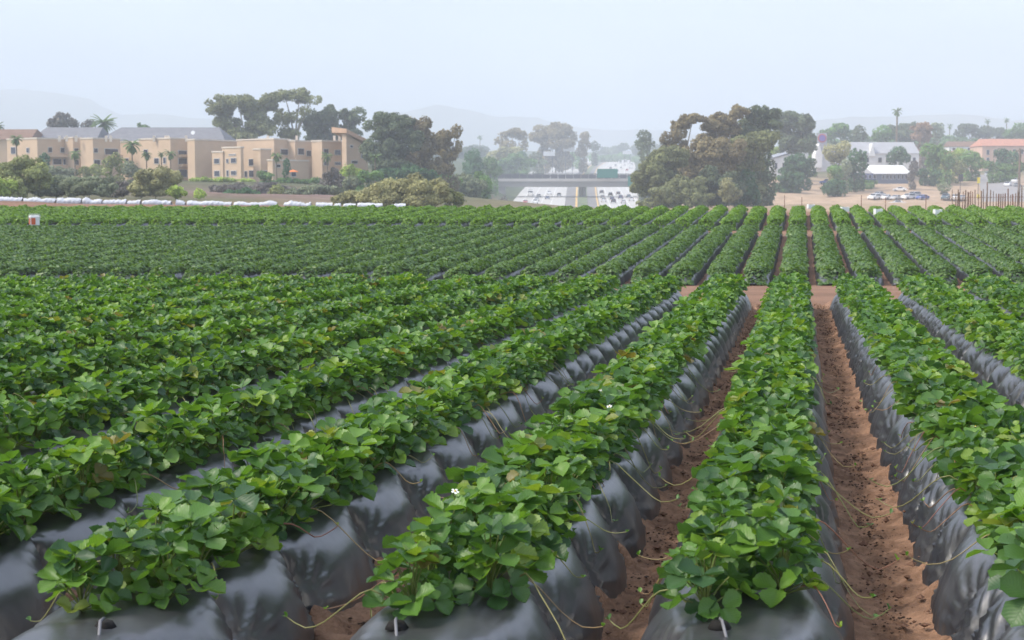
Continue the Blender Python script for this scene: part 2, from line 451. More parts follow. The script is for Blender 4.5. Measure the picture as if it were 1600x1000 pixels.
# ------------------------------------------------------------------ the near block: beds, furrows, plants
ROW_S, ROW_X0 = 1.22, -0.20
BED_H, BED_TOP, BED_BASE = 0.40, 0.31, 0.455
NEAR0, NEAR1 = 4.72, 28.9
ROW_JIT = np.array([0.02, -0.03, 0.04, -0.02, 0.03, 0.0, -0.03, 0.03, 0.02, -0.02, 0.04, 0.05, 0.09, 0.0, 0.10, 0.10, 0.10, 0.12, 0.10, 0.12])   # the beds are not perfectly even
def row_x(k, y):
    j = ROW_JIT[np.clip(np.asarray(k) + 13, 0, 19)] * np.clip(1.15 - np.asarray(y, float) / 30, 0, 1)
    return ROW_X0 + ROW_S * np.asarray(k) + j + TROW * np.asarray(y, float)
def gz(y): return np.interp(y, PROF_Y, PROF_Z) + HC

PINCH = {}
def pinches(k, side):
    if (k, side) not in PINCH:
        r = random.Random(k * 31 + side * 7 + 500)
        tight = (k >= 1 and side < 0)
        out, y = [], NEAR0 + r.uniform(0.2, 0.6)
        while y < NEAR1 + 0.5:
            out.append(y)
            y += r.choice([r.uniform(0.3, 0.5), r.uniform(0.5, 1.0)]) if tight else r.uniform(0.62, 1.02)
        PINCH[(k, side)] = np.array(out)
    return PINCH[(k, side)]

def adaptive_ys(y0, y1, mn, rel):
    out = [y0]
    while out[-1] < y1: out.append(out[-1] + max(mn, rel * out[-1]))
    out[-1] = y1
    return np.array(out)

def bed_mesh(k, fine):
    ysb = adaptive_ys(NEAR0, NEAR1, 0.014, 0.0021) if fine else adaptive_ys(NEAR0 + 4, NEAR1, 0.04, 0.004)
    nc = 49 if fine else 25
    a = np.linspace(-1, 1, nc); a = np.sign(a) * np.abs(a) ** 0.8 * math.pi / 2
    q = np.abs(a) / (math.pi / 2)                        # crowned top, then a straight slanting side
    off = np.sign(a) * np.interp(q, [0, 0.36, 1], [0, 0.235, BED_BASE])
    hgt = np.interp(q, [0, 0.36, 1], [BED_H + .02, BED_H - 0.01, 0.0])
    ker = np.array([1, 2, 3, 4, 3, 2, 1.]); ker /= ker.sum()
    hgt = np.convolve(np.pad(hgt, 3, mode='edge'), ker, 'valid')
    tt = np.clip(1 - hgt / BED_H, 0, 1)
    hgt = hgt - 0.06 * (np.abs(a) > 1.5)
    sd = np.sign(a) * (np.abs(off) > 0.2)
    Y, O = np.meshgrid(ysb, off, indexing='ij')
    H = np.broadcast_to(hgt, Y.shape).copy(); Tt = np.broadcast_to(tt, Y.shape); Sd = np.broadcast_to(sd, Y.shape)
    dn = np.zeros_like(Y)
    for side in (-1, 1):
        pin = pinches(k, side)
        m = Sd[0] == side
        y = Y[:, m]; tq = Tt[:, m]
        i = np.clip(np.searchsorted(pin, y), 1, len(pin) - 1)
        a, b = pin[i - 1], pin[i]
        ph = np.clip((y - a) / (b - a), 0, 1)
        L = b - a
        amp = 0.125 * np.clip(L / 0.8, 0.5, 1.2) * (0.75 + 0.5 * vnoise(i * 7.3, i * 0 + k * 3.1, 3))
        bulge = np.sin(math.pi * ph) ** 0.42
        env = np.clip(tq * 2.2, 0, 1) * (1 - 0.25 * tq)
        d = amp * (bulge - 0.80) * env
        dy = np.where(ph < 0.5, y - a, y - b)
        up = hgt[m][None, :] - 0.13 + 0 * tq
        r = np.hypot(dy, up) + 1e-6
        th = np.arctan2(dy, up)
        pid = np.where(ph < 0.5, i - 1, i)
        cr = np.abs(np.sin(th * (8.5 + 1.5 * np.sin(pid * 5.1)) + pid * 2.3 + 1.1 * vnoise(th * 2.5, pid * 1.7, 8)))
        fan = (0.35 - cr ** 0.45) * np.exp(-((r - 0.12) / 0.15) ** 2)
        d = d + 0.042 * np.sin(math.pi * np.clip(tq, 0, 1) ** 0.8) * bulge
        d = d + 0.034 * fan * np.clip(tq * 3, 0, 1)
        d = d - 0.050 * np.exp(-(dy / 0.035) ** 2) * np.clip(tq * 2.5, 0, 1)
        vert = (vnoise(y * (26 if (k >= 1 and side < 0) else 12) + tq * 1.5, tq * 1.2 + k, 21) - 0.5)
        d = d + (0.018 if (k >= 1 and side < 0) else 0.008) * vert * tq ** 0.6
        dn[:, m] = d
    ripple = (vnoise(Y * 5 + k, O * 9, 4) - 0.5) * 0.02 * (Sd == 0)
    X = row_x(k, Y) + O + Sd * dn * 0.87
    endf = sstep(NEAR0 - 0.02, NEAR0 + 0.16, Y) * sstep(-NEAR1 - 0.02, -NEAR1 + 0.25, -Y)
    Z = gz(Y) + (H + 0.48 * dn + ripple) * (0.12 + 0.88 * endf)
    ni, nj = X.shape
    ix = np.arange(ni * nj).reshape(ni, nj)
    Qs = np.stack([ix[:-1, :-1], ix[:-1, 1:], ix[1:, 1:], ix[1:, :-1]], -1).reshape(-1, 4)
    o = np.array([float(row_x(k, NEAR0)), NEAR0, float(gz(NEAR0))])
    V = np.stack([X, Y, Z], -1).reshape(-1, 3) - o
    return np_mesh('plastic_mulch', V, Qs, [PLASTIC], True), o

def row_words(k):
    if k == 0: return 'row between both bare furrows'
    if k > 0: return ordinal(k) + ' row right of furrows'
    return ordinal(-k) + ' row left of furrows'

KS = list(range(-13, 7))
for k in KS:
    fine = -4 <= k <= 3
    me, o = bed_mesh(k, fine)
    ob = link('mulched_bed', me, loc=o)
    tag(ob, 'black plastic film over the raised bed of the near ' + row_words(k), 'plant bed', 'near beds under black plastic film')

# soil between the beds, with wheel and foot marks and soil weighting the film at each pinch
def furrow(k):
    """furrow between row k and k+1"""
    yf = adaptive_ys(3.9, 31.5, 0.022, 0.0032)
    xo = np.linspace(-0.24, 0.24, 27)
    Y, O = np.meshgrid(yf, xo, indexing='ij')
    X = (row_x(k, Y) + row_x(k + 1, Y)) / 2 + O * (1 + (row_x(k + 1, Y) - row_x(k, Y) - ROW_S) * 2.0)
    e = np.abs(O) / 0.24
    Z = gz(Y) - 0.03 + 0.07 * e ** 2
    Z += (fbm(X * 5, Y * 5, 4, 31 + k) - 0.5) * 0.06
    track = np.exp(-(O / 0.09) ** 2)
    Z += track * (fbm(X * 14 + 3, Y * 20, 4, 77 + k) - 0.55) * 0.13
    Z += (fbm(X * 40, Y * 40, 2, 9) - 0.5) * 0.016
    for kk, side, edge in ((k, 1, -1), (k + 1, -1, 1)):
        for yi in pinches(kk, side):
            h = max(0.0, 0.035 + 0.05 * math.sin(yi * 37.0))
            Z += h * np.exp(-np.abs((Y - yi + 0.03 * (O / .24)) / 0.075) ** 2.5) * sstep(0.25, 0.95, O * edge / 0.24)
    ni, nj = X.shape
    ix = np.arange(ni * nj).reshape(ni, nj)
    Qs = np.stack([ix[:-1, :-1], ix[:-1, 1:], ix[1:, 1:], ix[1:, :-1]], -1).reshape(-1, 4)
    ob = link('furrow_soil', np_mesh('furrow_soil', np.stack([X, Y, Z], -1).reshape(-1, 3), Qs, [SOIL], True))
    tag(ob, 'bare soil of the furrow on the right of the near ' + row_words(k), kind='structure')
for k in range(-5, 6): furrow(k)

# crumbs and clods of soil in the open furrows
def clods(name, n, mat, spread, s0, s1, seed, label):
    r = np.random.default_rng(seed)
    base = np.array([(1, 0, 0), (-1, 0, 0), (0, 1, 0), (0, -1, 0), (0, 0, 1), (0, 0, -1)], float)
    tri = np.array([(0, 2, 4), (2, 1, 4), (1, 3, 4), (3, 0, 4), (2, 0, 5), (1, 2, 5), (3, 1, 5), (0, 3, 5)])
    yy = 4.2 + (31 - 4.2) * r.random(n) ** 1.5
    kk = r.choice([-2, -1, -1, 0, 0, 1], n)
    oo = np.clip(r.normal(0, spread, n), -0.22, 0.22)
    xx = (row_x(kk, yy) + row_x(kk + 1, yy)) / 2 + oo
    s = s0 + (s1 - s0) * r.random(n) ** 3
    keep = vnoise(xx * 4, yy * 4, seed) + 0.35 * r.random(n) > 0.62
    xx, yy, oo, s = xx[keep], yy[keep], oo[keep], s[keep]; n = len(xx)
    V = base[None] * (s[:, None, None] * (0.6 + 0.8 * r.random((n, 6, 3))))
    V[:, :, 2] *= 0.6
    V += np.stack([xx, yy, gz(yy) - 0.012 + 0.06 * (oo / .24) ** 2 + s * 0.2], -1)[:, None, :]
    Fc = (tri[None] + (np.arange(n) * 6)[:, None, None]).reshape(-1, 3)
    ob = link(name, np_mesh(name, V.reshape(-1, 3), Fc, [mat], False))
    tag(ob, label, 'soil', kind='stuff')
clods('soil_crumbs', 15000, CLOD_DARK, 0.060, 0.002, 0.012, 3, 'dark crumbs of earth along the middle of the furrows')
clods('soil_clods', 3200, CLOD, 0.14, 0.006, 0.030, 4, 'dry brown clods scattered over the furrow soil')

# --- leaves
def leaflet(L, W, rows, cols, cup, droop, ruffle, r, teeth=0.06):
    V, UVs = [], []
    for i in range(rows + 1):
        v = math.sin(0.5 * math.pi * i / rows) ** 1.0 if rows > 5 else (0, .45, .86, 1)[i]
        w = W * 0.5 * (max(0.004, 1 - (max(v - 0.55, 0) / 0.452) ** 2.4) ** 0.5 if v > 0.55 else ((v + 0.04) / 0.59) ** 0.55)
        if 0 < i: w *= 1 + teeth * (1 if i % 2 else -1)
        for j in range(cols + 1):
            s = -1 + 2 * j / cols
            x = L * v * (1 - 0.05 * s * s * v)
            z = cup * (abs(s) ** 1.8 * w * 1.2 + 0.35 * L * max(0, v - .45) ** 1.5 * 2) - droop * L * v * v + ruffle * math.sin(v * 15 + (3 if s > 0 else 0)) * abs(s) * L
            V.append((x, s * w, z)); UVs.append((s, v))
    Qs = []
    for i in range(rows):
        for j in range(cols):
            a = i * (cols + 1) + j
            Qs.append((a, a + cols + 1, a + cols + 2, a + 1))
    return np.array(V), np.array(Qs), np.array(UVs)

def rotm(axis, a): return np.array(Matrix.Rotation(a, 3, axis))

def leaf_data(cls, r, hi=True):
    """trifoliate leaf on its stalk, base of the stalk at the origin, reaching out along +x. cls 0 inner upright .. 2 outer low"""
    reach = [r.uniform(0.01, 0.07), r.uniform(0.06, 0.12), r.uniform(0.09, 0.16)][cls]
    high = [r.uniform(0.16, 0.23), r.uniform(0.11, 0.19), r.uniform(0.03, 0.10)][cls]
    tip = np.array([reach, r.uniform(-0.02, 0.02), high])
    tilt = math.radians([r.uniform(-12, 22), r.uniform(2, 34), r.uniform(8, 50)][cls])
    roll = math.radians(r.uniform(-30, 30))
    L0 = r.uniform(0.068, 0.100)
    R0 = rotm('Y', tilt) @ rotm('X', roll)
    Vs, Qs, UVs, mi, n = [], [], [], [], 0
    rows, cols = (11, 4) if hi else (3, 2)
    for ang, up in ((0, r.uniform(-5, 15)), (r.uniform(78, 100), r.uniform(5, 28)), (-r.uniform(78, 100), r.uniform(5, 28))):
        L = L0 * r.uniform(0.88, 1.08) * (1.0 if ang == 0 else 0.93)
        V, Qd, U = leaflet(L, L * r.uniform(0.92, 1.06), rows, cols, r.uniform(0.25, 0.75), r.uniform(0.0, 0.30), r.uniform(0.006, 0.016), r, 0.08 if hi else 0)
        V = V + np.array([0.008, 0, 0])
        M = R0 @ rotm('Z', math.radians(ang)) @ rotm('Y', -math.radians(up)) @ rotm('X', math.radians(r.uniform(-14, 14)))
        V = V @ M.T + tip
        Vs.append(V); Qs.append(Qd + n); UVs.append(U); mi += [0] * len(Qd); n += len(V)
    # stalk
    mb = MB()
    c1 = np.array([reach * 0.25, 0, high * 0.6])
    pts = [(1 - t) ** 2 * np.zeros(3) + 2 * t * (1 - t) * c1 + t * t * tip for t in ((0, .33, .66, 1) if hi else (0, 1))]
    mb.tube(pts, np.linspace(0.0042, 0.0026, len(pts)), 4 if hi else 3)
    V = np.concatenate(mb.v); Vs.append(V); Q2 = np.array(mb.q) + n
    Qs.append(Q2); UVs.append(np.zeros((len(V), 2)) + (0.5, 0.5)); mi += [1] * len(Q2)
    return np.concatenate(Vs), np.concatenate(Qs), np.concatenate(UVs), mi

rl = random.Random(5)
LEAF_HI = [[np_mesh('leaf', d[0], d[1], [LEAF, STEM], True, d[3], uv=d[2]) for d in (leaf_data(c, rl, True) for _ in range(8))] for c in range(3)]
LEAF_LO = [[leaf_data(c, rl, False) for _ in range(10)] for c in range(3)]

def runner_mesh(r):
    mb = MB()
    dy = r.uniform(-0.25, 0.25); q = r.random(); drop = r.uniform(0.0, 0.16)
    pts = [(0.08, 0, 0.04), (0.16, dy * 0.15, 0.06 + 0.04 * q), (0.23, dy * 0.5, 0.045), (0.29 + 0.03 * q, dy * 0.9, -drop * 0.5), (0.33 + 0.05 * q, dy * 1.5, -drop), (0.37 + 0.07 * q, dy * 2.0, -drop + 0.035 * q)]
    fine = []
    for i in range(len(pts) - 1):
        for t in (0, 0.5):
            p0, p1, p2, p3 = [np.array(pts[max(0, min(len(pts) - 1, i + j))]) for j in (-1, 0, 1, 2)]
            fine.append(0.5 * (2 * p1 + (p2 - p0) * t + (2 * p0 - 5 * p1 + 4 * p2 - p3) * t * t + (3 * p1 - p0 - 3 * p2 + p3) * t ** 3))
    fine.append(np.array(pts[-1]))
    mb.tube(fine, np.linspace(0.0036, 0.0024, len(fine)), 5)
    V = [np.concatenate(mb.v)]; Qs = [np.array(mb.q)]; n = len(V[0]); mi = [0] * len(Qs[0])
    for a in range(r.choice([2, 3])):
        v, qd, u = leaflet(r.uniform(.018, .035), r.uniform(.014, .026), 3, 2, .4, .1, 0, r, 0)
        v = v @ (rotm('Z', r.uniform(0, 6.3)) @ rotm('Y', -r.uniform(.2, 1.2))).T + fine[-1]
        V.append(v); Qs.append(qd + n); n += len(v); mi += [1] * len(qd)
    V = np.concatenate(V)
    return np_mesh('runner', V, np.concatenate(Qs), [RUNNER, LEAF], True, mi, uv=np.zeros((len(V), 2)))
RUNNERS = [runner_mesh(rl) for _ in range(14)]

def flower_mesh():
    V, T, mi = [(0, 0, 0.004)], [], []
    for i in range(5):
        a = 2 * math.pi * i / 5
        b = len(V)
        for da, rr in ((-.5, .012), (-.3, .019), (.3, .019), (.5, .012)):
            V.append((math.cos(a + da) * rr, math.sin(a + da) * rr, 0.002 + 0.1 * rr))
        T += [(0, b, b + 1), (0, b + 1, b + 2), (0, b + 2, b + 3)]; mi += [0] * 3
    c = len(V)
    for i in range(6): V.append((math.cos(i * 1.047) * .006, math.sin(i * 1.047) * .006, 0.006))
    V.append((0, 0, 0.011))
    for i in range(6): T.append((c + i, c + (i + 1) % 6, c + 6)); mi.append(1)
    return np_mesh('flower', np.array(V), np.array(T), [PETAL, plain('pollen_yellow', (.6, .42, .05))], False, mi)
def berry_mesh():
    mb = MB()
    mb.tube([(0, 0, 0.0), (0, 0, -0.004), (0, 0, -0.014), (0, 0, -0.026), (0, 0, -0.036)], [0.006, 0.014, 0.016, 0.011, 0.003], 8)
    nq = len(mb.q) + len(mb.t)
    for i in range(5):
        a = i * 1.257
        mb.add([(0, 0, 0.002), (math.cos(a - .3) * .012, math.sin(a - .3) * .012, 0.003), (math.cos(a) * .02, math.sin(a) * .02, 0.0), (math.cos(a + .3) * .012, math.sin(a + .3) * .012, 0.003)], [(0, 1, 2, 3)])
    V = np.concatenate(mb.v); Qq = np.array(mb.q); Tt_ = np.array(mb.t)
    mi = [0] * (len(Qq) - 5) + [1] * 5 + [0] * len(Tt_)
    return np_mesh('berry', V, [Qq, Tt_], [BERRY, STEM], True, mi)
FLOWER, BERRYM = flower_mesh(), berry_mesh()

# every plant of the near block
PL = []
for k in KS:
    for side in (-1, 1):
        r = random.Random(k * 101 + side * 13 + 9000)
        y = NEAR0 + 0.74 + (0.18 if side > 0 else 0.0) + r.uniform(-.04, .04)
        while y < NEAR1 - 0.12:
            x = float(row_x(k, y)) + side * (0.13 + 0.03 * min(1, max(0, (y - 10) / 16)) + r.uniform(-.025, .025))
            z = float(gz(y)) + BED_H
            px, py = to_px((x, y, z + 0.15))
            if -450 < px < 2300 and py < 1300:
                PL.append(dict(k=k, side=side, x=x, y=y, z=z, px=px, py=py, inside=(0 <= px <= 1600 and py < 1010)))
            y += r.uniform(0.29, 0.36)
PL.sort(key=lambda p: p['y'] + (0 if p['inside'] else 100))
near_plants, rest = PL[:300], PL[300:]
counts = {}
for p in near_plants:
    key = (p['k'], p['side']); counts[key] = counts.get(key, 0) + 1
    nth = counts[key]
    root = link('strawberry_plant', None, loc=(p['x'], p['y'], p['z']))
    root.empty_display_size = 0.1
    sidew = 'left' if p['side'] < 0 else 'right'
    near = 'nearest' if nth == 1 else ordinal(nth) + ' nearest'
    tag(root, f"{near} strawberry plant on the {sidew} side of the {row_words(p['k'])}", 'strawberry plant', 'strawberry plants of the near rows')
    r = random.Random(int(p['x'] * 1000) * 7919 + int(p['y'] * 1000))
    sc = r.uniform(0.92, 1.14)
    n = r.randint(20, 23)
    a0 = r.uniform(0, 6.28)
    for i in range(n):
        cls = 0 if i < n * 0.28 else (1 if i < n * 0.64 else 2)
        az = a0 + i * 2.39996 + r.uniform(-.35, .35)
        link('leaf', r.choice(LEAF_HI[cls]), root, rot=(r.uniform(-.06, .06), r.uniform(-.06, .06), az), scale=sc * r.uniform(0.74, 1.16))
    for i in range(r.choice([0, 0, 1, 1, 2])):
        base = 0 if p['side'] > 0 else math.pi
        link('runner', r.choice(RUNNERS), root, rot=(0, 0, base + r.uniform(-.8, .8)), scale=(r.uniform(0.7, 1.05), r.uniform(.6, 1.2), r.uniform(.7, 1.2)))
    if r.random() < 0.05:
        link('flower', FLOWER, root, loc=(r.uniform(-.1, .1), r.uniform(-.1, .1), r.uniform(.22, .28)), rot=(r.uniform(-.6, .6), r.uniform(-.6, .6), 0))
    if r.random() < 0.004:
        link('berry', BERRYM, root, loc=(p['side'] * r.uniform(.18, .24), r.uniform(-.1, .1), r.uniform(.02, .05)))

# the rest of the near block as one mass of leaves
def mass_of_leaves(plants):
    Vs, Qs, mi, ti, UVs, n = [], [], [], [], [], 0
    r = random.Random(99)
    for p in plants:
        c = np.array([p['x'], p['y'], p['z']]); sc = r.uniform(0.92, 1.14)
        nn = 18; a0 = r.uniform(0, 6.28)
        for i in range(nn):
            cls = 0 if i < nn * 0.28 else (1 if i < nn * 0.66 else 2)
            d = r.choice(LEAF_LO[cls]); a = a0 + i * 2.39996 + r.uniform(-.35, .35)
            s = sc * r.uniform(0.92, 1.22); ca, sa = math.cos(a) * s, math.sin(a) * s
            V = d[0]
            W = np.stack([V[:, 0] * ca - V[:, 1] * sa, V[:, 0] * sa + V[:, 1] * ca, V[:, 2] * s], 1) + c
            Vs.append(W); Qs.append(d[1] + n); mi += d[3]; UVs.append(d[2]); ti.append(np.full(len(V), r.random())); n += len(V)
    return np_mesh('strawberry_leaves', np.concatenate(Vs), np.concatenate(Qs), [LEAF, STEM], True, mi, tint=np.concatenate(ti), uv=np.concatenate(UVs))
ob = link('strawberry_leaves', mass_of_leaves(rest))
tag(ob, 'mass of strawberry plants filling the farther part of the near rows', 'strawberry leaves', kind='stuff')
print('plants', len(PL), 'tris rest', len(ob.data.polygons) * 2)

# ------------------------------------------------------------------ middle and far blocks: each row a thing
def row_foliage(y0, y1, mat, seed, per_m, tallness, name='foliage'):
    r = np.random.default_rng(seed)
    L = y1 - y0
    n = int(L * per_m)
    yy = r.random(n) * L - 0.05
    th = (r.random(n) * 2 - 1) * 1.45                       # angle round the dome of leaves
    wob = 0.70 + 0.55 * vnoise(yy * 2.4, th * 1.3 + seed * 3, seed)
    rad = wob * (0.80 + 0.25 * r.random(n))
    cx = np.sin(th) * 0.405 * rad; czh = np.cos(th) * 0.22 * rad * tallness
    end = sstep(-.05, .55, yy) * sstep(-.05, .4, L - yy)
    czh = czh * (0.2 + 0.8 * end) - 0.33 * (1 - end) ** 1.5
    nrm = np.stack([np.sin(th) * 0.9, r.normal(0, .45, n), np.cos(th) + 0.35], 1) + r.normal(0, .38, (n, 3))
    nrm[:, 1] -= 0.9 * (1 - end)
    nrm /= np.linalg.norm(nrm, axis=1, keepdims=True)
    ref = r.normal(0, 1, (n, 3)); a = np.cross(nrm, ref); a /= np.linalg.norm(a, axis=1, keepdims=True); b = np.cross(nrm, a)
    s = (0.060 + 0.045 * r.random(n))[:, None]
    c = np.stack([cx + TROW * (y0 + yy) - TROW * y0, yy, np.interp(y0 + yy, PROF_Y, PROF_Z) - np.interp(y0, PROF_Y, PROF_Z) + BED_H - 0.03 + czh], 1)
    V = np.stack([c - a * s, c - b * s * 0.8 - nrm * s * .25, c + a * s, c + b * s * 0.8 - nrm * s * .25], 1).reshape(-1, 3)
    i0 = np.arange(n)[:, None] * 4
    T = np.concatenate([i0 + [0, 1, 2], i0 + [0, 2, 3]])
    return np_mesh(name, V, T, [mat], False, tint=np.repeat(r.random(n) * 0.999, 4))

def row_bed(y0, y1, seed):
    r = random.Random(seed)
    ysb = np.arange(0, y1 - y0 + 0.01, 0.16)
    prof = np.array([(-.46, -.04), (-.42, .16), (-.36, .33), (-.2, .37), (0, .38), (.2, .37), (.36, .33), (.42, .16), (.46, -.04)])
    Y, I = np.meshgrid(ysb, np.arange(9), indexing='ij')
    O = prof[I, 0]; H = prof[I, 1]
    wob = 1 + 0.10 * np.sin(Y * 7 + seed) * (np.abs(O) > .3) + 0.07 * np.sin(Y * 17 + seed)
    end = sstep(-.01, .3, Y) * sstep(-.01, .3, (y1 - y0) - Y)
    X = O * wob + TROW * Y
    Z = H * (.15 + .85 * end) + np.interp(y0 + Y, PROF_Y, PROF_Z) - np.interp(y0, PROF_Y, PROF_Z)
    ni, nj = X.shape; ix = np.arange(ni * nj).reshape(ni, nj)
    Qs = np.stack([ix[:-1, :-1], ix[:-1, 1:], ix[1:, 1:], ix[1:, :-1]], -1).reshape(-1, 4)
    return np_mesh('plastic_mulch', np.stack([X, Y, Z], -1).reshape(-1, 3), Qs, [PLASTIC], True)

def side_words(k, blockname):
    if k == 0: return f'strawberry row of the {blockname} block in line with the near row between furrows'
    return f"{'dark' if blockname == 'middle' else 'bright'} green strawberry row of the {blockname} block, {ordinal(abs(k))} {'left' if k < 0 else 'right'} of the straight-ahead row"

for blockname, y0, y1, mat, per_m, tall in (('middle', 47.6, 74.0, LEAF_MID, 300, 1.0), ('far', 78.2, 93.6, LEAF_FAR, 300, 1.15)):
    fol = [row_foliage(y0, y1, mat, 40 + i, per_m, tall) for i in range(6)]
    bed = [row_bed(y0, y1, 60 + i) for i in range(4)]
    for k in range(-48, 14):
        pa, pb = to_px((float(row_x(k, y0)), y0, gz(y0) + .4)), to_px((float(row_x(k, y1)), y1, gz(y1) + .4))
        if max(pa[0], pb[0]) < -120 or min(pa[0], pb[0]) > 1720: continue
        root = link('strawberry_row', None, loc=(float(row_x(k, y0)), y0, float(gz(y0))))
        tag(root, side_words(k, blockname), 'crop row', f'strawberry rows of the {blockname} block')
        link('plastic_mulch', bed[k % 4], root)
        link('foliage', fol[(k * 5) % 6], root)

# ------------------------------------------------------------------ distant hills
HILL = plain('dry_hillside', (0.17, 0.16, 0.12), 0.95, 0.3, 0.004)
def ridge(name, pts, d, depth, label, seed):
    pxs = np.linspace(pts[0][0], pts[-1][0], 220)
    pys = np.interp(pxs, [p[0] for p in pts], [p[1] for p in pts]) + (fbm(pxs * 0.03, pxs * 0 + seed, 4, seed) - 0.5) * 5
    rows = []
    for f, hf in ((-1.0, -0.15), (-0.6, 0.35), (-0.25, 0.78), (0, 1.0), (0.4, 0.6), (0.9, 0.0)):
        y = d + f * depth
        base = P(800, 240, d)[2] - 12
        crest = np.array([P(a, b, d) for a, b in zip(pxs, pys)])
        wob = (fbm(pxs * 0.05, pxs * 0 + f * 3, 3, seed + 3) - 0.5) * 0.25 * (f != 0)
        rows.append(np.stack([crest[:, 0], y + 60 * wob, base + (crest[:, 2] - base) * (hf + wob * 0.6)], 1))
    V = np.concatenate(rows); n = len(pxs)
    ix = np.arange(len(V)).reshape(len(rows), n)
    Qs = np.stack([ix[:-1, :-1], ix[:-1, 1:], ix[1:, 1:], ix[1:, :-1]], -1).reshape(-1, 4)
    tag(link(name, np_mesh(name, V, Qs, [HILL], True)), label, kind='structure')
ridge('hills', [(-700, 175), (-200, 150), (0, 140), (60, 142), (140, 155), (190, 180), (240, 178), (320, 185), (420, 205), (520, 230)], 4500, 160, 'pale mountain ridge behind the apartments', 2)
ridge('hills', [(480, 235), (560, 200), (620, 178), (680, 163), (720, 170), (780, 182), (840, 183), (880, 196), (940, 202), (1020, 204), (1120, 215), (1220, 230)], 4450, 160, 'pale mountain ridge beyond the freeway', 3)
ridge('hills', [(1040, 232), (1160, 205), (1265, 188), (1330, 184), (1400, 182), (1480, 178), (1520, 180), (1580, 188), (1700, 180), (1900, 190), (2300, 190)], 3900, 160, 'blue mountain ridge behind the palms', 5)

# ------------------------------------------------------------------ trees and shrubs
TREE_M = {
    'euc': tree_material('eucalyptus_leaves', (0.234, 0.251, 0.112)),
    'eucbrown': tree_material('bronze_eucalyptus_leaves', (0.279, 0.230, 0.119)),
    'dark': tree_material('dark_tree_leaves', (0.134, 0.169, 0.091)),
    'pine': tree_material('deep_green_leaves', (0.077, 0.157, 0.069)),
    'green': tree_material('green_tree_leaves', (0.157, 0.268, 0.083)),
    'lime': tree_material('yellow_green_leaves', (0.335, 0.433, 0.086)),
    'olive': tree_material('olive_shrub_leaves', (0.301, 0.332, 0.130)),
    'dry': tree_material('dry_shrub_leaves', (0.368, 0.357, 0.173)),
    'grey': tree_material('grey_shrub_leaves', (0.234, 0.268, 0.162)),
    'mauve': tree_material('mauve_shrub_leaves', (0.190, 0.174, 0.152)),
    'rust': tree_material('rusty_tree_leaves', (0.335, 0.217, 0.130)),
    'palm': tree_material('palm_fronds', (0.157, 0.230, 0.086), 0.25)}
BARK = plain('grey_brown_bark', (0.17, 0.135, 0.105), 0.9, 0.3, 0.8, bump=0.3)
BARK_PALE = plain('pale_eucalyptus_bark', (0.30, 0.26, 0.215), 0.85, 0.3, 0.8, bump=0.3)
PALM_BARK = plain('palm_bark', (0.20, 0.155, 0.11), 0.9, 0.25, 2.0, bump=0.4)

def crown_mesh(lobes, size, gap, seed, mat, origin, cover=1.25):
    r = np.random.default_rng(seed)
    Cs, Ns, Ts = [], [], []
    parts = []
    for (c, rx, ry, rz) in lobes:                      # each limb carries a handful of separate leaf clumps
        if rx < size * 5: parts.append((c, rx, ry, rz)); continue
        parts.append((c, rx * .66, ry * .66, rz * .66))
        nsub = 17
        for q in range(nsub):
            u = r.normal(0, 1, 3); u /= np.linalg.norm(u); u[2] = u[2] * .8 + .12
            f = r.uniform(.24, .42)
            parts.append((np.asarray(c) + u * np.array([rx, ry, rz]) * r.uniform(.60, .88), rx * f, ry * f, (0.55 * rz + .35 * rx) * f))
    for (c, rx, ry, rz) in parts:
        area = 4 * math.pi * ((rx * rz) ** 1.6 / 3 + (rx * ry) ** 1.6 / 3 + (ry * rz) ** 1.6 / 3) ** (1 / 1.6)
        n = int(min(2600, max(40, 0.9 * cover * area / (size * size * 0.62))))
        u = r.normal(0, 1, (n, 3)); u /= np.linalg.norm(u, axis=1, keepdims=True)
        bump = vnoise(u[:, 0] * 2.6 + seed, u[:, 2] * 2.6 + u[:, 1] * 1.9, seed + 1)
        bump2 = vnoise(u[:, 0] * 6 + seed, u[:, 2] * 6 + u[:, 1] * 4, seed + 2)
        rad = (0.66 + 0.46 * bump) * (1 - 0.34 * r.random(n) ** 1.7)
        keep = (bump * 0.55 + bump2 * 0.55 + 0.25 * r.random(n)) > gap
        p = np.asarray(c) + u * rad[:, None] * np.array([rx, ry, rz])
        nn = u + r.normal(0, 0.55, (n, 3)) + np.array([0, 0, 0.25])
        Cs.append(p[keep]); Ns.append(nn[keep]); Ts.append(np.clip(0.65 * r.random() + 0.20 * bump2 + 0.3 * r.random(n), 0, 1)[keep])
    C = np.concatenate(Cs); Nn = np.concatenate(Ns); T = np.concatenate(Ts)
    Nn /= np.linalg.norm(Nn, axis=1, keepdims=True)
    n = len(C)
    a = np.cross(Nn, r.normal(0, 1, (n, 3))); a /= np.linalg.norm(a, axis=1, keepdims=True); b = np.cross(Nn, a)
    s = (size * (0.5 + 0.5 * r.random(n)))[:, None]
    V = np.stack([C - a * s, C - b * s * 0.55, C + a * s, C + b * s * 0.55], 1).reshape(-1, 3) - np.asarray(origin)
    return np_mesh('crown', V, np.arange(n * 4).reshape(-1, 4), [mat], False, tint=np.repeat(T, 4))

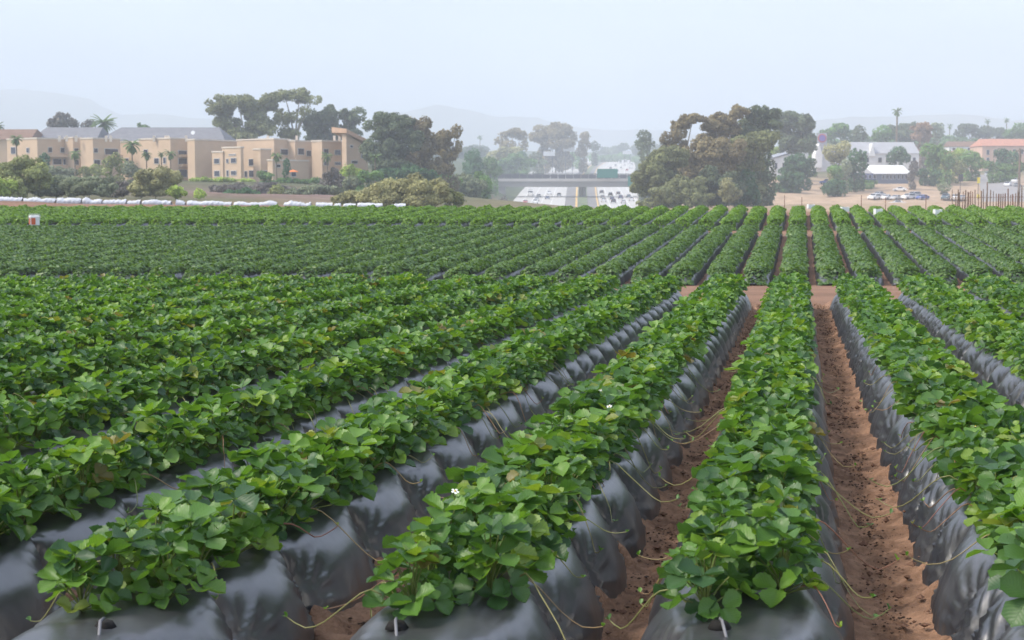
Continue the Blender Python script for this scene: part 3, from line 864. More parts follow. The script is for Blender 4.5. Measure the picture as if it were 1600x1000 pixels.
TREE_SEED = [100]
def tree(name, label, cat, d, base_px, lobes, mat, gap=0.42, bark=None, group=None, trunk_r=None, cover=1.25, dz=0.0, skirt=True):
    """lobes in photo pixels (x, y, half-width, half-height); each becomes a leafy ball with its own depth"""
    TREE_SEED[0] += 7
    rr = random.Random(TREE_SEED[0])
    bx = (base_px - CX) / F_PX * d
    base = np.array([bx, d, ground_z(bx, d) + dz - 0.1])
    sc = d / F_PX
    L3 = []
    span = max(l[2] for l in lobes) * sc
    for i, (px, py, rx, ry) in enumerate(lobes):
        c = P(px, py, d)
        c[1] += rr.uniform(-0.55, 0.55) * span if i else 0
        L3.append((c, rx * sc * 1.08, (0.55 * rx + 0.45 * ry) * sc * 1.05, ry * sc * 1.08))
    low = min(c[2] - rz for c, rx, ry, rz in L3)
    if skirt and low > base[2] + 0.15:                     # foliage reaching down towards the ground
        x0 = min(c[0] - rx * .6 for c, rx, ry, rz in L3); x1 = max(c[0] + rx * .6 for c, rx, ry, rz in L3)
        wv = max((x1 - x0) / 2 * 0.8, 0.5); hv = (low - base[2]) * 0.6 + 0.2 * wv
        for q in (-.5, .5):
            L3.append((np.array([(x0 + x1) / 2 + q * wv, d + rr.uniform(-.3, .3) * wv, base[2] + hv * .75]), wv * .62, wv * .6, hv))
    root = link(name, None, loc=base)
    tag(root, label, cat, group)
    m = crown_mesh(L3, max(0.15, d * 0.00135), gap, TREE_SEED[0], TREE_M[mat], base, cover)
    link('crown', m, root)
    tops = np.array([l[0] for l in L3]); mid = tops.mean(0)
    hgt = max(mid[2] - base[2], 0.6)
    tr = trunk_r or max(0.05, 0.028 * hgt)
    mb = MB()
    fork = base + (mid - base) * 0.55 + np.array([rr.uniform(-.04, .04), 0, 0]) * hgt
    mb.tube([np.zeros(3), (fork - base) * 0.5 + [0.02 * hgt * rr.uniform(-1, 1), 0, 0], fork - base], [tr, tr * 0.8, tr * 0.62], 7)
    for (c, rx, ry, rz) in L3:
        if c[2] - rz * 0.2 < fork[2] - 0.2 * hgt: continue
        end = c - base
        mb.tube([fork - base, (fork - base) * 0.45 + end * 0.55 + [0, 0, 0.06 * hgt], end + [0, 0, rz * 0.35]], [tr * 0.55, tr * 0.36, tr * 0.12], 5)
    link('trunk', mb.mesh('trunk', bark or BARK), root)
    return root

def palm(label, d, px, base_py, crown_py, r_px, droop=0.5, n=34, group='palm trees', trunk=True):
    TREE_SEED[0] += 5
    rr = random.Random(TREE_SEED[0])
    sc = d / F_PX
    top = P(px, crown_py, d)
    g = ground_z(top[0], d)
    root = link('palm_tree', None, loc=(top[0], d, g - 0.05))
    tag(root, label, 'palm tree', group)
    o = np.array([top[0], d, g - 0.05]); h = top[2] - o[2]
    mb = MB(); lean = rr.uniform(-.02, .02) * h
    tr = max(0.12, 0.016 * h)
    mb.tube([(0, 0, 0), (lean * .4, 0, h * .5), (0, 0, h)], [tr * 1.3, tr, tr * 0.9], 7)
    link('trunk', mb.mesh('trunk', PALM_BARK), root)
    R = r_px * sc
    V, Qs, ti = [], [], []
    for i in range(n):
        az = i * 2.39996 + rr.uniform(-.2, .2); el = rr.uniform(-0.75, 1.35)
        L = R * rr.uniform(0.85, 1.15); w = R * rr.uniform(0.08, 0.13)
        dirx, diry = math.cos(az), math.sin(az)
        tt = rr.random(); px_, pz_ = 0.0, 0.0
        b0 = len(V)
        for s in range(6):
            t = s / 5
            ang = el - droop * 2.0 * t
            if s: px_ += math.cos(ang) * L / 5; pz_ += math.sin(ang) * L / 5
            ww = w * (0.35 + 1.3 * t) * (1 - t ** 3) + 0.02 * R
            for sd in (-1, 0, 1):
                V.append((dirx * px_ - diry * sd * ww, diry * px_ + dirx * sd * ww, h + pz_ - abs(sd) * ww * 0.6)); ti.append(tt)
        for s in range(5):
            for q in range(2):
                a = b0 + s * 3 + q
                Qs.append((a, a + 3, a + 4, a + 1))
    link('crown', np_mesh('crown', np.array(V), np.array(Qs), [TREE_M['palm']], False, tint=np.array(ti)), root)
    return root

EU, SH, TR = 'eucalyptus_tree', 'shrub', 'tree'
G_EU, G_SH, G_TR = 'eucalyptus trees', 'shrubs', 'leafy trees'
# behind and beside the apartments
tree(EU, 'tall airy olive eucalyptus rising behind the flat apartment roof', 'tree', 420, 392, [(345, 168, 23, 20), (372, 158, 27, 15), (356, 192, 20, 18), (398, 176, 24, 22), (420, 161, 20, 15), (408, 201, 24, 15), (380, 211, 26, 12)], 'euc', 0.46, BARK_PALE, G_EU, skirt=False)
tree(EU, 'sparse see-through eucalyptus with pale bare limbs beside the airy one', 'tree', 426, 452, [(444, 150, 19, 12), (470, 151, 20, 12), (491, 156, 14, 7), (440, 187, 16, 18), (466, 180, 13, 11), (452, 208, 20, 12), (478, 172, 10, 8)], 'euc', 0.60, BARK_PALE, G_EU, skirt=False)
tree(EU, 'dark many-topped eucalyptus behind the tan roofed end house', 'tree', 432, 520, [(490, 195, 22, 22), (515, 186, 20, 20), (544, 186, 16, 18), (561, 179, 11, 14), (500, 211, 30, 13), (542, 207, 26, 14)], 'dark', 0.47, BARK_PALE, G_EU, skirt=False)
tree(EU, 'broad dark eucalyptus crown against the right end of the apartments', 'tree', 318, 610, [(600, 201, 26, 26), (624, 190, 24, 16), (594, 236, 25, 28), (630, 226, 28, 28), (612, 262, 30, 14)], 'dark', 0.36, BARK, G_EU)
tree(EU, 'brown-topped eucalyptus in the middle of the dark clump', 'tree', 324, 662, [(655, 205, 22, 22), (670, 226, 22, 25), (650, 250, 28, 22), (677, 262, 24, 14), (665, 192, 12, 10)], 'eucbrown', 0.38, BARK, G_EU)
tree(EU, 'ragged bronze eucalyptus at the freeway side of the dark clump', 'tree', 330, 700, [(696, 215, 16, 15), (713, 205, 9, 12), (700, 240, 18, 20), (694, 262, 20, 14), (717, 228, 6, 12)], 'eucbrown', 0.46, BARK, G_EU)
tree(TR, 'low deep green tree row at the foot of the dark clump', 'tree', 300, 640, [(610, 274, 26, 11), (640, 270, 26, 13), (665, 276, 22, 10)], 'pine', 0.34, group=G_TR)
tree(TR, 'dark bushy tree poking over the long grey roof', 'tree', 450, 95, [(97, 190, 19, 13), (82, 194, 11, 7), (112, 194, 10, 7), (96, 181, 8, 5)], 'mauve', 0.42, group=G_TR)
tree(TR, 'small brown tree peeking over the roof beside the roof palm', 'tree', 450, 143, [(141, 193, 8, 7), (131, 196, 5, 5)], 'mauve', 0.45, group=G_TR)
tree(TR, 'tuft of green tree top above the long grey roof', 'tree', 450, 225, [(224, 199, 8, 4), (217, 196, 3, 4), (231, 200, 4, 3)], 'green', 0.40, group=G_TR)
palm('bushy palm head rising behind the gap in the grey roofs', 440, 161, 240, 192, 22, 0.45, 44)
palm('palm crown cut by the left edge of the picture above the roofs', 440, -3, 240, 196, 13, 0.5)
# against the facade
palm('dark round-headed palm before the brown roofed house', 300, 25, 270, 216, 13, 0.7)
palm('slim green palm before the balconies near the left end of apartments', 300, 117, 270, 240, 12, 0.7)
palm('tallest feathery palm in front of the apartment facade', 296, 206, 275, 226, 17, 0.65, 40)
palm('green palm just right of the tallest facade palm', 298, 229, 275, 241, 11, 0.7)
palm('dark palm before the shaded balconies in the middle of apartments', 298, 266, 278, 239, 12, 0.7)
palm('small pale palm between the two middle facade palms', 302, 252, 278, 240, 7, 0.7)
palm('dark green palm by the low front wing of apartments', 300, 432, 280, 243, 12, 0.7)
palm('dark green palm before the right wing of apartments', 302, 511, 280, 243, 12, 0.7)
palm('yellow-green banana-like palm by the tan roofed end house', 300, 586, 282, 245, 12, 0.5)
tree(SH, 'blue-green tree shading the first balconies of the apartments', 'shrub', 312, 70, [(70, 250, 8, 12), (66, 262, 9, 8)], 'pine', 0.36, group=G_SH)
tree(SH, 'pale yellow-green tree before the shaded apartment wing', 'shrub', 290, 170, [(172, 254, 12, 10), (182, 248, 9, 9), (190, 260, 11, 13), (168, 268, 8, 8)], 'olive', 0.44, group=G_SH)
tree(SH, 'grey leafless shrub beside the pale tree at the facade', 'shrub', 286, 205, [(203, 265, 11, 14), (213, 272, 9, 10)], 'grey', 0.48, group=G_SH)
tree(SH, 'narrow green tree at the orange sunshade', 'shrub', 300, 449, [(448, 258, 6, 11), (446, 269, 6, 6)], 'pine', 0.36, group=G_SH)
tree(SH, 'clipped green hedge bush below the low front wing', 'shrub', 296, 412, [(409, 273, 9, 6), (420, 275, 10, 5)], 'green', 0.32, group=G_SH)
# scrub between the field and the apartments
for lab, d, bx, lobes, mt, gp in [
    ('tall yellow-olive bush at the left edge above the white cover', 178, 20, [(28, 272, 40, 24), (-12, 282, 36, 28), (60, 284, 22, 18), (20, 295, 50, 16)], 'olive', 0.38),
    ('bright yellow-green bush low at the left picture edge', 165, 0, [(2, 292, 22, 16), (-20, 290, 20, 18)], 'lime', 0.40),
    ('grey-olive bush before the left part of the apartments', 180, 95, [(98, 292, 30, 16), (80, 298, 26, 12)], 'grey', 0.40),
    ('dark rounded bush between the grey bush and the brown one', 176, 140, [(140, 293, 34, 17), (120, 296, 26, 14), (165, 298, 22, 12)], 'grey', 0.36),
    ('thin brown twiggy bush right of the dark rounded bush', 186, 195, [(192, 297, 18, 13), (178, 300, 14, 10)], 'mauve', 0.46),
    ('tall brown-olive bush in front of the shaded apartment wing', 182, 244, [(243, 282, 32, 19), (262, 279, 20, 16), (226, 296, 24, 14), (256, 297, 26, 13)], 'dry', 0.40),
    ('small round yellow bush beside the tall brown-olive bush', 168, 276, [(276, 301, 16, 10)], 'lime', 0.36),
    ('smaller yellow bush right of the round yellow bush', 172, 313, [(312, 303, 11, 8)], 'lime', 0.38),
    ('low blue-grey shrub spread on the red-brown slope', 215, 372, [(358, 304, 14, 7), (378, 302, 18, 8), (396, 304, 12, 6)], 'pine', 0.42),
    ('grey-green foundation shrubs under the first apartment balconies', 305, 95, [(85, 268, 16, 8), (108, 270, 14, 8), (62, 270, 10, 9)], 'grey', 0.38),
    ('olive foundation shrubs under the shaded wing balconies', 305, 145, [(134, 268, 12, 9), (152, 266, 13, 10)], 'olive', 0.38),
    ('dark foundation shrub below the tallest facade palm', 300, 225, [(218, 270, 12, 8), (238, 272, 12, 7)], 'dark', 0.38),
    ('yellow-green hedge line along the top of the slope', 312, 330, [(315, 281, 18, 4), (350, 282, 18, 3), (385, 282, 14, 3)], 'lime', 0.36),
    ('green hedge line below the low front wing', 300, 450, [(440, 283, 16, 4), (470, 284, 16, 4), (495, 282, 12, 5)], 'green', 0.36),
    ('brown dry growth across the middle of the slope', 240, 410, [(400, 297, 22, 5), (440, 296, 18, 5), (350, 297, 20, 4)], 'mauve', 0.42),
    ('tiny dark shrub high on the red-brown slope', 262, 333, [(333, 293, 8, 4)], 'mauve', 0.38),
    ('upright yellow-green shrub on the slope below the low wing', 225, 432, [(432, 298, 12, 10), (426, 305, 12, 7)], 'olive', 0.40),
    ('grey shrub beside the upright yellow-green shrub', 228, 462, [(462, 302, 18, 8), (478, 298, 10, 8)], 'grey', 0.44),
    ('dark plum-coloured round bush below the right wing', 262, 522, [(522, 278, 16, 16), (512, 288, 14, 12), (532, 286, 12, 10)], 'mauve', 0.32),
    ('grey-olive bushes at the foot of the plum-coloured bush', 240, 545, [(545, 288, 16, 12), (500, 296, 18, 10), (525, 300, 20, 9)], 'grey', 0.40),
    ('yellow flowering tree below the tan roofed end house', 280, 546, [(546, 265, 13, 8), (558, 270, 10, 7), (538, 272, 9, 6)], 'lime', 0.38),
    ('fresh green shrub between yellow tree and big dry bush', 262, 580, [(578, 275, 20, 9), (562, 282, 16, 8)], 'green', 0.36),
    ('largest dry olive bush just beyond the field edge', 168, 640, [(604, 300, 34, 20), (645, 296, 36, 22), (682, 300, 26, 20), (580, 308, 26, 12), (630, 312, 50, 10)], 'dry', 0.36),
    ('yellowish end of scrub right of the largest dry bush', 170, 705, [(702, 308, 18, 12), (716, 313, 12, 8)], 'olive', 0.38),
    ('dry low scrub left of the largest dry bush', 172, 552, [(550, 308, 20, 10), (530, 312, 16, 7)], 'dry', 0.42)]:
    tree(SH, lab, 'shrub', d, bx, lobes, mt, gp, group=G_SH)
# by the freeway
for lab, d, bx, lobes, mt, gp in [
    ('green shrub bank behind the dry bush at the freeway', 345, 700, [(692, 280, 16, 10), (706, 286, 16, 12), (690, 292, 14, 10)], 'green', 0.36),
    ('grey-green shrub mass beside the freeway embankment', 350, 728, [(724, 286, 18, 16), (730, 304, 24, 16), (745, 292, 16, 14)], 'grey', 0.36),
    ('green shrub nearest the left end of the overpass', 356, 757, [(757, 288, 12, 15), (752, 304, 16, 13), (748, 275, 9, 8)], 'green', 0.36),
    ('small brown bush on the tan freeway shoulder', 520, 787, [(787, 314, 7, 7)], 'mauve', 0.40)]:
    tree(SH, lab, 'shrub', d, bx, lobes, mt, gp, group=G_SH)
for lab, d, bx, lobes, mt, gp in [
    ('dark round pine-like tree left of the overpass', 560, 740, [(739, 246, 14, 13), (736, 262, 14, 13), (746, 258, 10, 12)], 'pine', 0.34),
    ('bright green willow-like tree right of the dark round tree', 600, 765, [(764, 256, 14, 12), (772, 266, 14, 9), (758, 266, 9, 8)], 'green', 0.38),
    ('flat-topped bronze tree with sky gaps left of the freeway', 1000, 805, [(800, 208, 20, 7), (815, 212, 10, 8), (784, 219, 12, 8), (819, 226, 7, 11), (795, 226, 14, 7)], 'eucbrown', 0.46),
    ('low pale brown thicket under the flat-topped bronze tree', 900, 795, [(795, 238, 22, 9), (772, 243, 14, 8)], 'dry', 0.40),
    ('broad umbrella-shaped bronze tree above the far traffic', 1050, 868, [(866, 206, 30, 12), (845, 214, 19, 10), (889, 214, 14, 12), (868, 224, 28, 12), (882, 200, 12, 7)], 'eucbrown', 0.36),
    ('slim bronze tree right of the umbrella-shaped tree', 1060, 914, [(914, 213, 8, 8), (913, 226, 10, 10), (909, 238, 9, 9)], 'eucbrown', 0.38),
    ('small dim tree right of the slim bronze tree', 1250, 929, [(929, 228, 9, 8)], 'dark', 0.40),
    ('green thicket on the bank above the far left lanes', 850, 808, [(808, 250, 16, 9), (822, 256, 16, 8), (790, 256, 15, 8)], 'green', 0.36),
    ('dark green tree on the bank beside the white panels', 880, 818, [(815, 245, 9, 9), (804, 258, 9, 6)], 'pine', 0.36),
    ('pale bank bush just left of the far white panel', 900, 838, [(838, 246, 11, 9), (846, 253, 10, 5)], 'grey', 0.42),
    ('green bushes under the far bluish panel', 1150, 888, [(885, 243, 14, 5), (903, 242, 12, 5)], 'green', 0.38),
    ('dim blue-grey tree rounding the horizon left of the bronze tree', 1500, 744, [(744, 232, 12, 6), (730, 235, 10, 5), (757, 233, 8, 6)], 'dark', 0.36),
    ('open-crowned grey tree left of the big right grove', 560, 1008, [(1006, 212, 13, 9), (1000, 225, 10, 9), (1014, 225, 10, 9), (1006, 240, 11, 12)], 'dark', 0.48)]:
    tree(TR, lab, 'tree', d, bx, lobes, mt, gp, group=G_TR)
palm('tiny faint palm on the skyline left of the flat-topped tree', 1300, 750, 240, 214, 6, 0.5, 24)
# far line of trees reading as one mass
def treeline(pts, d, mat, seed, label):
    r = random.Random(seed); L3 = []
    for (px, py, rx, ry) in pts:
        for q in range(3):
            c = P(px + r.uniform(-.6, .6) * rx, py + r.uniform(-.3, .5) * ry, d + r.uniform(-25, 25))
            L3.append((c, rx * .7 * d / F_PX, rx * .6 * d / F_PX, ry * d / F_PX))
    o = link('far_treeline', crown_mesh(L3, d * 0.0012, 0.34, seed, TREE_M[mat], (0, 0, 0), 0.9))
    tag(o, label, 'trees', kind='stuff')
treeline([(945 + i * 14, 234 - 0.6 * i + 3 * math.sin(i * 2.1), 13, 7) for i in range(8)], 1650, 'dark', 5, 'faint line of trees on the rise beyond the far lanes')
treeline([(930 + i * 15, 246 + 2 * math.sin(i * 1.7), 14, 6) for i in range(7)], 1450, 'green', 6, 'low green roadside growth beyond the far right lanes')
treeline([(1270 + i * 24, 226 + 5 * math.sin(i * 1.3), 22, 12) for i in range(15)], 900, 'green', 8, 'dim green treeline behind the white houses and road')
treeline([(-20 + i * 30, 240 + 3 * math.sin(i * 1.9), 26, 10) for i in range(26)], 1150, 'dark', 9, 'far dark treeline glimpsed beyond the apartments')

# the big eucalyptus grove on the right
GR = 'eucalyptus grove beside the freeway'
for lab, d, bx, lobes, mt, gp in [
    ('front-left eucalyptus of the grove leaning over the freeway', 300, 1030, [(1028, 268, 30, 26), (1006, 288, 20, 22), (1048, 246, 24, 20), (1040, 292, 30, 22)], 'euc', 0.38),
    ('umbrella-topped eucalyptus on bare stems at the grove skyline', 322, 1072, [(1083, 186, 20, 6), (1063, 194, 14, 9), (1060, 208, 12, 10), (1040, 216, 8, 10), (1056, 226, 16, 10)], 'eucbrown', 0.42),
    ('arching bronze eucalyptus left of the grove summit', 326, 1130, [(1136, 186, 22, 9), (1152, 176, 14, 10), (1116, 198, 20, 8), (1128, 204, 26, 10), (1112, 226, 30, 12)], 'eucbrown', 0.42),
    ('rounded eucalyptus at the summit of the grove', 330, 1190, [(1176, 176, 14, 11), (1204, 177, 18, 11), (1190, 192, 30, 14), (1178, 212, 30, 14)], 'dark', 0.40),
    ('dark eucalyptus on the right shoulder of the grove', 495, 1245, [(1234, 190, 18, 14), (1252, 194, 16, 14), (1244, 212, 26, 18), (1262, 224, 12, 14), (1236, 230, 20, 14)], 'dark', 0.36),
    ('olive-topped eucalyptus in the centre of the grove', 308, 1105, [(1098, 242, 28, 20), (1130, 238, 26, 20), (1108, 262, 34, 20)], 'eucbrown', 0.38),
    ('pale olive eucalyptus right of the grove centre', 312, 1168, [(1160, 232, 24, 16), (1186, 222, 24, 16), (1172, 252, 28, 18), (1150, 266, 22, 16)], 'euc', 0.38),
    ('grey lower eucalyptus at the foot of the grove', 292, 1075, [(1072, 294, 28, 22), (1050, 308, 28, 16), (1090, 310, 24, 16)], 'euc', 0.38),
    ('shadowy eucalyptus low in the middle of the grove', 298, 1125, [(1112, 286, 24, 20), (1136, 292, 22, 24), (1120, 310, 30, 14)], 'dark', 0.34),
    ('brown dead-looking eucalyptus low on the right of the grove', 290, 1138, [(1140, 304, 14, 16), (1134, 290, 10, 12)], 'dry', 0.44),
    ('dark green tree at the right foot of the grove', 310, 1170, [(1166, 288, 12, 24), (1172, 306, 14, 16), (1158, 310, 12, 12)], 'pine', 0.34)]:
    tree(EU, lab, 'tree', d, bx, [(a, b, c * 1.16, e * 1.14) for a, b, c, e in lobes], mt, gp - 0.03, BARK_PALE if mt != 'pine' else BARK, GR, skirt='shoulder' not in lab)
# around the white houses
for lab, d, bx, lobes, mt, gp in [
    ('mid green tree between the grove and the grey-roofed shed', 480, 1195, [(1190, 262, 16, 16), (1196, 276, 14, 10), (1184, 276, 12, 12)], 'green', 0.36),
    ('yellow-green tree behind the grey-roofed shed', 540, 1222, [(1216, 236, 15, 9), (1232, 236, 10, 7), (1208, 243, 8, 6)], 'lime', 0.36),
    ('dark spreading tree in front of the grey-roofed shed', 470, 1250, [(1250, 256, 20, 15), (1240, 268, 18, 11), (1264, 266, 12, 12)], 'pine', 0.34),
    ('dark shrub clump below the spreading tree on the dirt slope', 440, 1236, [(1234, 284, 20, 14), (1222, 292, 14, 8), (1250, 280, 10, 12)], 'pine', 0.34),
    ('dark round shrub low on the dirt slope by the grove', 400, 1203, [(1200, 300, 12, 9), (1196, 310, 14, 8)], 'pine', 0.34),
    ('rounded dark bush alone on the dirt slope', 430, 1303, [(1302, 290, 16, 11), (1296, 297, 14, 9), (1310, 299, 11, 8)], 'pine', 0.32),
    ('grey-brown tree hiding the gabled house front', 480, 1306, [(1300, 236, 14, 11), (1318, 232, 12, 12), (1310, 246, 16, 10)], 'dry', 0.46),
    ('light green round bush below the gabled house', 460, 1304, [(1303, 265, 11, 7), (1310, 272, 9, 8)], 'green', 0.34),
    ('grey-green tree left of the blue-grey building', 464, 1322, [(1322, 262, 9, 14), (1316, 276, 10, 9)], 'grey', 0.38),
    ('tall dark tree between gabled house and blue-grey building', 470, 1334, [(1334, 246, 9, 14), (1330, 262, 11, 14), (1338, 272, 9, 10)], 'pine', 0.34),
    ('twin-tipped cypress-like tree before the long white house', 474, 1348, [(1344, 243, 4, 10), (1351, 244, 4, 10), (1348, 258, 8, 9)], 'pine', 0.34),
    ('round dark tree before the long white house roof', 532, 1404, [(1404, 238, 13, 10), (1396, 246, 11, 10), (1411, 247, 11, 9)], 'pine', 0.30),
    ('reddish shrub by the right end of the long white house', 476, 1428, [(1428, 262, 8, 12), (1424, 276, 7, 8)], 'mauve', 0.42),
    ('large hazy green tree behind the round sign', 720, 1315, [(1312, 204, 18, 12), (1298, 212, 16, 9), (1328, 212, 14, 10), (1320, 198, 8, 6)], 'green', 0.36),
    ('ragged dark tree right of the large hazy tree', 680, 1345, [(1342, 204, 10, 8), (1336, 214, 10, 8), (1350, 212, 5, 6)], 'dark', 0.44),
    ('dark round tree behind the left end of the white roof', 700, 1380, [(1379, 206, 14, 10), (1370, 214, 10, 7), (1390, 213, 10, 7)], 'green', 0.34),
    ('wide hazy tree mass behind the tall palm', 760, 1412, [(1402, 206, 20, 10), (1424, 199, 18, 8), (1416, 212, 24, 8)], 'dark', 0.36),
    ('rusty-brown tree behind the right end of white house', 700, 1443, [(1440, 203, 16, 11), (1446, 214, 14, 9), (1432, 213, 10, 8)], 'rust', 0.36),
    ('hazy grey tree right of the rusty-brown tree', 760, 1468, [(1466, 203, 10, 12), (1458, 198, 8, 6)], 'grey', 0.38),
    ('low hazy purple tree before the blue ridge', 900, 1515, [(1514, 201, 16, 8), (1502, 208, 12, 7), (1528, 207, 12, 7)], 'dark', 0.36),
    ('long hazy tree crown below the two far palms', 900, 1552, [(1550, 206, 18, 9), (1566, 209, 12, 7), (1540, 210, 10, 6)], 'dark', 0.36),
    ('dark green tree at the right edge of the skyline', 800, 1592, [(1594, 202, 14, 10), (1580, 209, 12, 7), (1604, 208, 14, 9)], 'green', 0.34),
    ('tall green tree right of the long white house', 500, 1458, [(1452, 236, 14, 12), (1468, 240, 12, 14), (1460, 254, 14, 10)], 'green', 0.38),
    ('low dark hedge between white house and street', 490, 1448, [(1440, 270, 12, 7), (1462, 272, 10, 6)], 'pine', 0.32),
    ('olive tree beside the street end', 510, 1492, [(1484, 256, 14, 10), (1498, 262, 12, 10), (1474, 264, 10, 8)], 'olive', 0.40),
    ('bright green tree before the red roof', 520, 1520, [(1518, 244, 14, 9), (1526, 254, 13, 11), (1506, 252, 12, 9)], 'green', 0.34),
    ('dark green tree in front of the pink apartment block', 540, 1568, [(1564, 240, 12, 9), (1580, 246, 13, 11), (1570, 256, 14, 9)], 'pine', 0.34),
    ('light green hedge along the right street', 500, 1556, [(1545, 258, 10, 7), (1572, 262, 14, 6), (1592, 260, 10, 8)], 'green', 0.34),
    ('low green shrub line on top of the dirt bank', 480, 1350, [(1345, 284, 10, 5), (1362, 285, 10, 4), (1330, 282, 9, 6)], 'green', 0.34),
    ('olive tree closing the view behind the shed roof', 560, 1275, [(1272, 240, 9, 12), (1268, 252, 10, 10)], 'green', 0.34),
    ('leafy tree between the street trees and white house', 498, 1478, [(1476, 244, 12, 10), (1482, 254, 10, 9)], 'green', 0.34),
    ('pale green tree before the low white house', 560, 1502, [(1500, 238, 12, 7), (1490, 244, 10, 7)], 'lime', 0.36),
    ('small grey-green bush on the dirt lot by the teal car', 446, 1475, [(1475, 293, 11, 7)], 'grey', 0.34)]:
    tree(TR, lab, 'tree', d, bx, [(a, b, c * 1.02, e * 1.0) for a, b, c, e in lobes], mt, gp, group=G_TR)
palm('tallest palm standing alone above the white house roofs', 620, 1402, 240, 174, 9.5, 0.5, 34)
palm('small palm right of the rusty-brown tree', 900, 1484, 240, 197, 6, 0.5, 26)
palm('left one of the two far palms above the right street', 1000, 1543, 240, 189, 6, 0.5, 26)
palm('right one of the two far palms above the right street', 1000, 1573, 240, 187, 6, 0.5, 26)
palm('bare-trunked palm among green trees right of white house', 505, 1464, 262, 234, 9, 0.6, 28)

# ------------------------------------------------------------------ buildings
STUCCO = plain('tan_stucco', (0.58, 0.43, 0.30), 0.9, 0.06, 0.4)
STUCCO_PALE = plain('pale_coping', (0.66, 0.58, 0.49), 0.9, 0.06, 0.4)
ROOF_GREY = plain('grey_shingle', (0.185, 0.185, 0.20), 0.9, 0.12, 0.7)
ROOF_BROWN = plain('brown_shingle', (0.20, 0.125, 0.09), 0.9, 0.15, 0.7)
ROOF_TAN = plain('tan_tile', (0.55, 0.36, 0.24), 0.9, 0.12, 1.0)
ROOF_RED = plain('terracotta_tile', (0.46, 0.22, 0.15), 0.9, 0.15, 1.0)
WHITE = plain('white_paint', (0.78, 0.78, 0.77), 0.6, 0.04, 0.5)
OFFWHITE = plain('weathered_white', (0.60, 0.61, 0.62), 0.7, 0.08, 0.5)
BLUEGREY = plain('blue_grey_siding', (0.14, 0.17, 0.24), 0.7, 0.1, 0.5)
GLASS = plain('dark_window_glass', (0.035, 0.04, 0.055), 0.12, 0.1, 0.5, spec=0.6)
FRAME = plain('window_frame', (0.55, 0.52, 0.49), 0.6, 0.05)
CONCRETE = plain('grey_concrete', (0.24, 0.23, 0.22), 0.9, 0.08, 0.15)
DARKSTEEL = plain('dark_steel_fence', (0.085, 0.085, 0.10), 0.6, 0.15, 0.3)
PINK = plain('pink_stucco', (0.60, 0.40, 0.30), 0.9, 0.08, 0.4)

ANG = math.radians(37)
T_L = np.array([-math.cos(ANG), math.sin(ANG)])    # along the sunlit front, away from the corner
T_R = np.array([math.sin(ANG), math.cos(ANG)])     # along the shaded side, away from the corner

def along(C, T, px):
    """distance from corner C along T until it is seen at column px"""
    u = (px - CX) / F_PX
    # (C + s T).x = u * (C + s T).y
    return (u * C[1] - C[0]) / (T[0] - u * T[1])

def facade_panel(mb, C, T, s0, s1, z0, z1, out, t):
    """thin upright box on the wall from C along T; out = outward normal (2d)"""
    a = C + T * s0; b = C + T * s1
    p = [a + out * 0.01, b + out * 0.01, b + out * t, a + out * t]
    foot = [tuple(q) for q in p]
    ar = sum(foot[i][0] * foot[(i + 1) % 4][1] - foot[(i + 1) % 4][0] * foot[i][1] for i in range(4))
    if ar < 0: foot = foot[::-1]
    mb.prism(foot, z0, z1)

def zpy(py, d): return P(800, py, d)[2]

def wing(root, org, a, b, c, top, base, d, wins=(), mat=None, coping=True):
    """a wing of the building: sunlit face between columns a..b, shaded face b..c, corner at b"""
    lowtop = None
    if isinstance(top, tuple): top, lowtop = top
    C3 = P(b, top, d); C = C3[:2].copy()
    L1 = max(0.4, abs(along(C, T_L, a))); L2 = max(0.4, abs(along(C, T_R, c)))
    L1 = min(L1, 40); L2 = min(L2, 40)
    A, D = C + T_L * L1, C + T_R * L2
    B = A + T_R * L2
    z1, z0 = C3[2], zpy(base, d) - 1.5
    mb = MB(); mb.prism([tuple(p - org[:2]) for p in (C, D, B, A)], z0 - org[2], [z1 - org[2], (zpy(lowtop, d) if lowtop else z1) - org[2], (zpy(lowtop, d) if lowtop else z1) - org[2], z1 - org[2]])
    w = link('wing', mb.mesh('wing', mat or STUCCO), root)
    if coping:
        mb = MB(); e = 0.12
        mb.prism([tuple(p - org[:2]) for p in (C - T_L * e - T_R * e, D - T_L * e + T_R * e, B + T_L * e + T_R * e, A + T_L * e - T_R * e)], z1 - org[2] + 0.01, z1 - org[2] + 0.32)
        link('coping', mb.mesh('coping', STUCCO_PALE), w)
    nL, nR = -T_R, -T_L
    for face, x0, x1, y0, y1 in wins:
        T, n = (T_L, nL) if face == 'L' else (T_R, nR)
        s0, s1 = sorted((abs(along(C, T, x0)), abs(along(C, T, x1))))
        za, zb = zpy(y1, d), zpy(y0, d)
        m1 = MB(); facade_panel(m1, C - org[:2], T, s0, s1, za - org[2], zb - org[2], n, 0.10)
        f = link('window', m1.mesh('window', FRAME), w)
        m2 = MB(); g = 0.14
        facade_panel(m2, C - org[:2], T, s0 + g, s1 - g, za - org[2] + g, zb - org[2] - g, n, 0.125)
        link('pane', m2.mesh('pane', GLASS), f)
    return w

def balcony(root, org, b, face, x0, x1, y0, y1, d):
    C = P(b, y0, d)[:2]; T, n = (T_L, -T_R) if face == 'L' else (T_R, -T_L)
    s0, s1 = sorted((abs(along(C, T, x0)), abs(along(C, T, x1))))
    m = MB(); facade_panel(m, C - org[:2], T, s0, s1, zpy(y1, d) - org[2], zpy(y0, d) - org[2], n, 1.3)
    link('balcony', m.mesh('balcony', STUCCO), root)

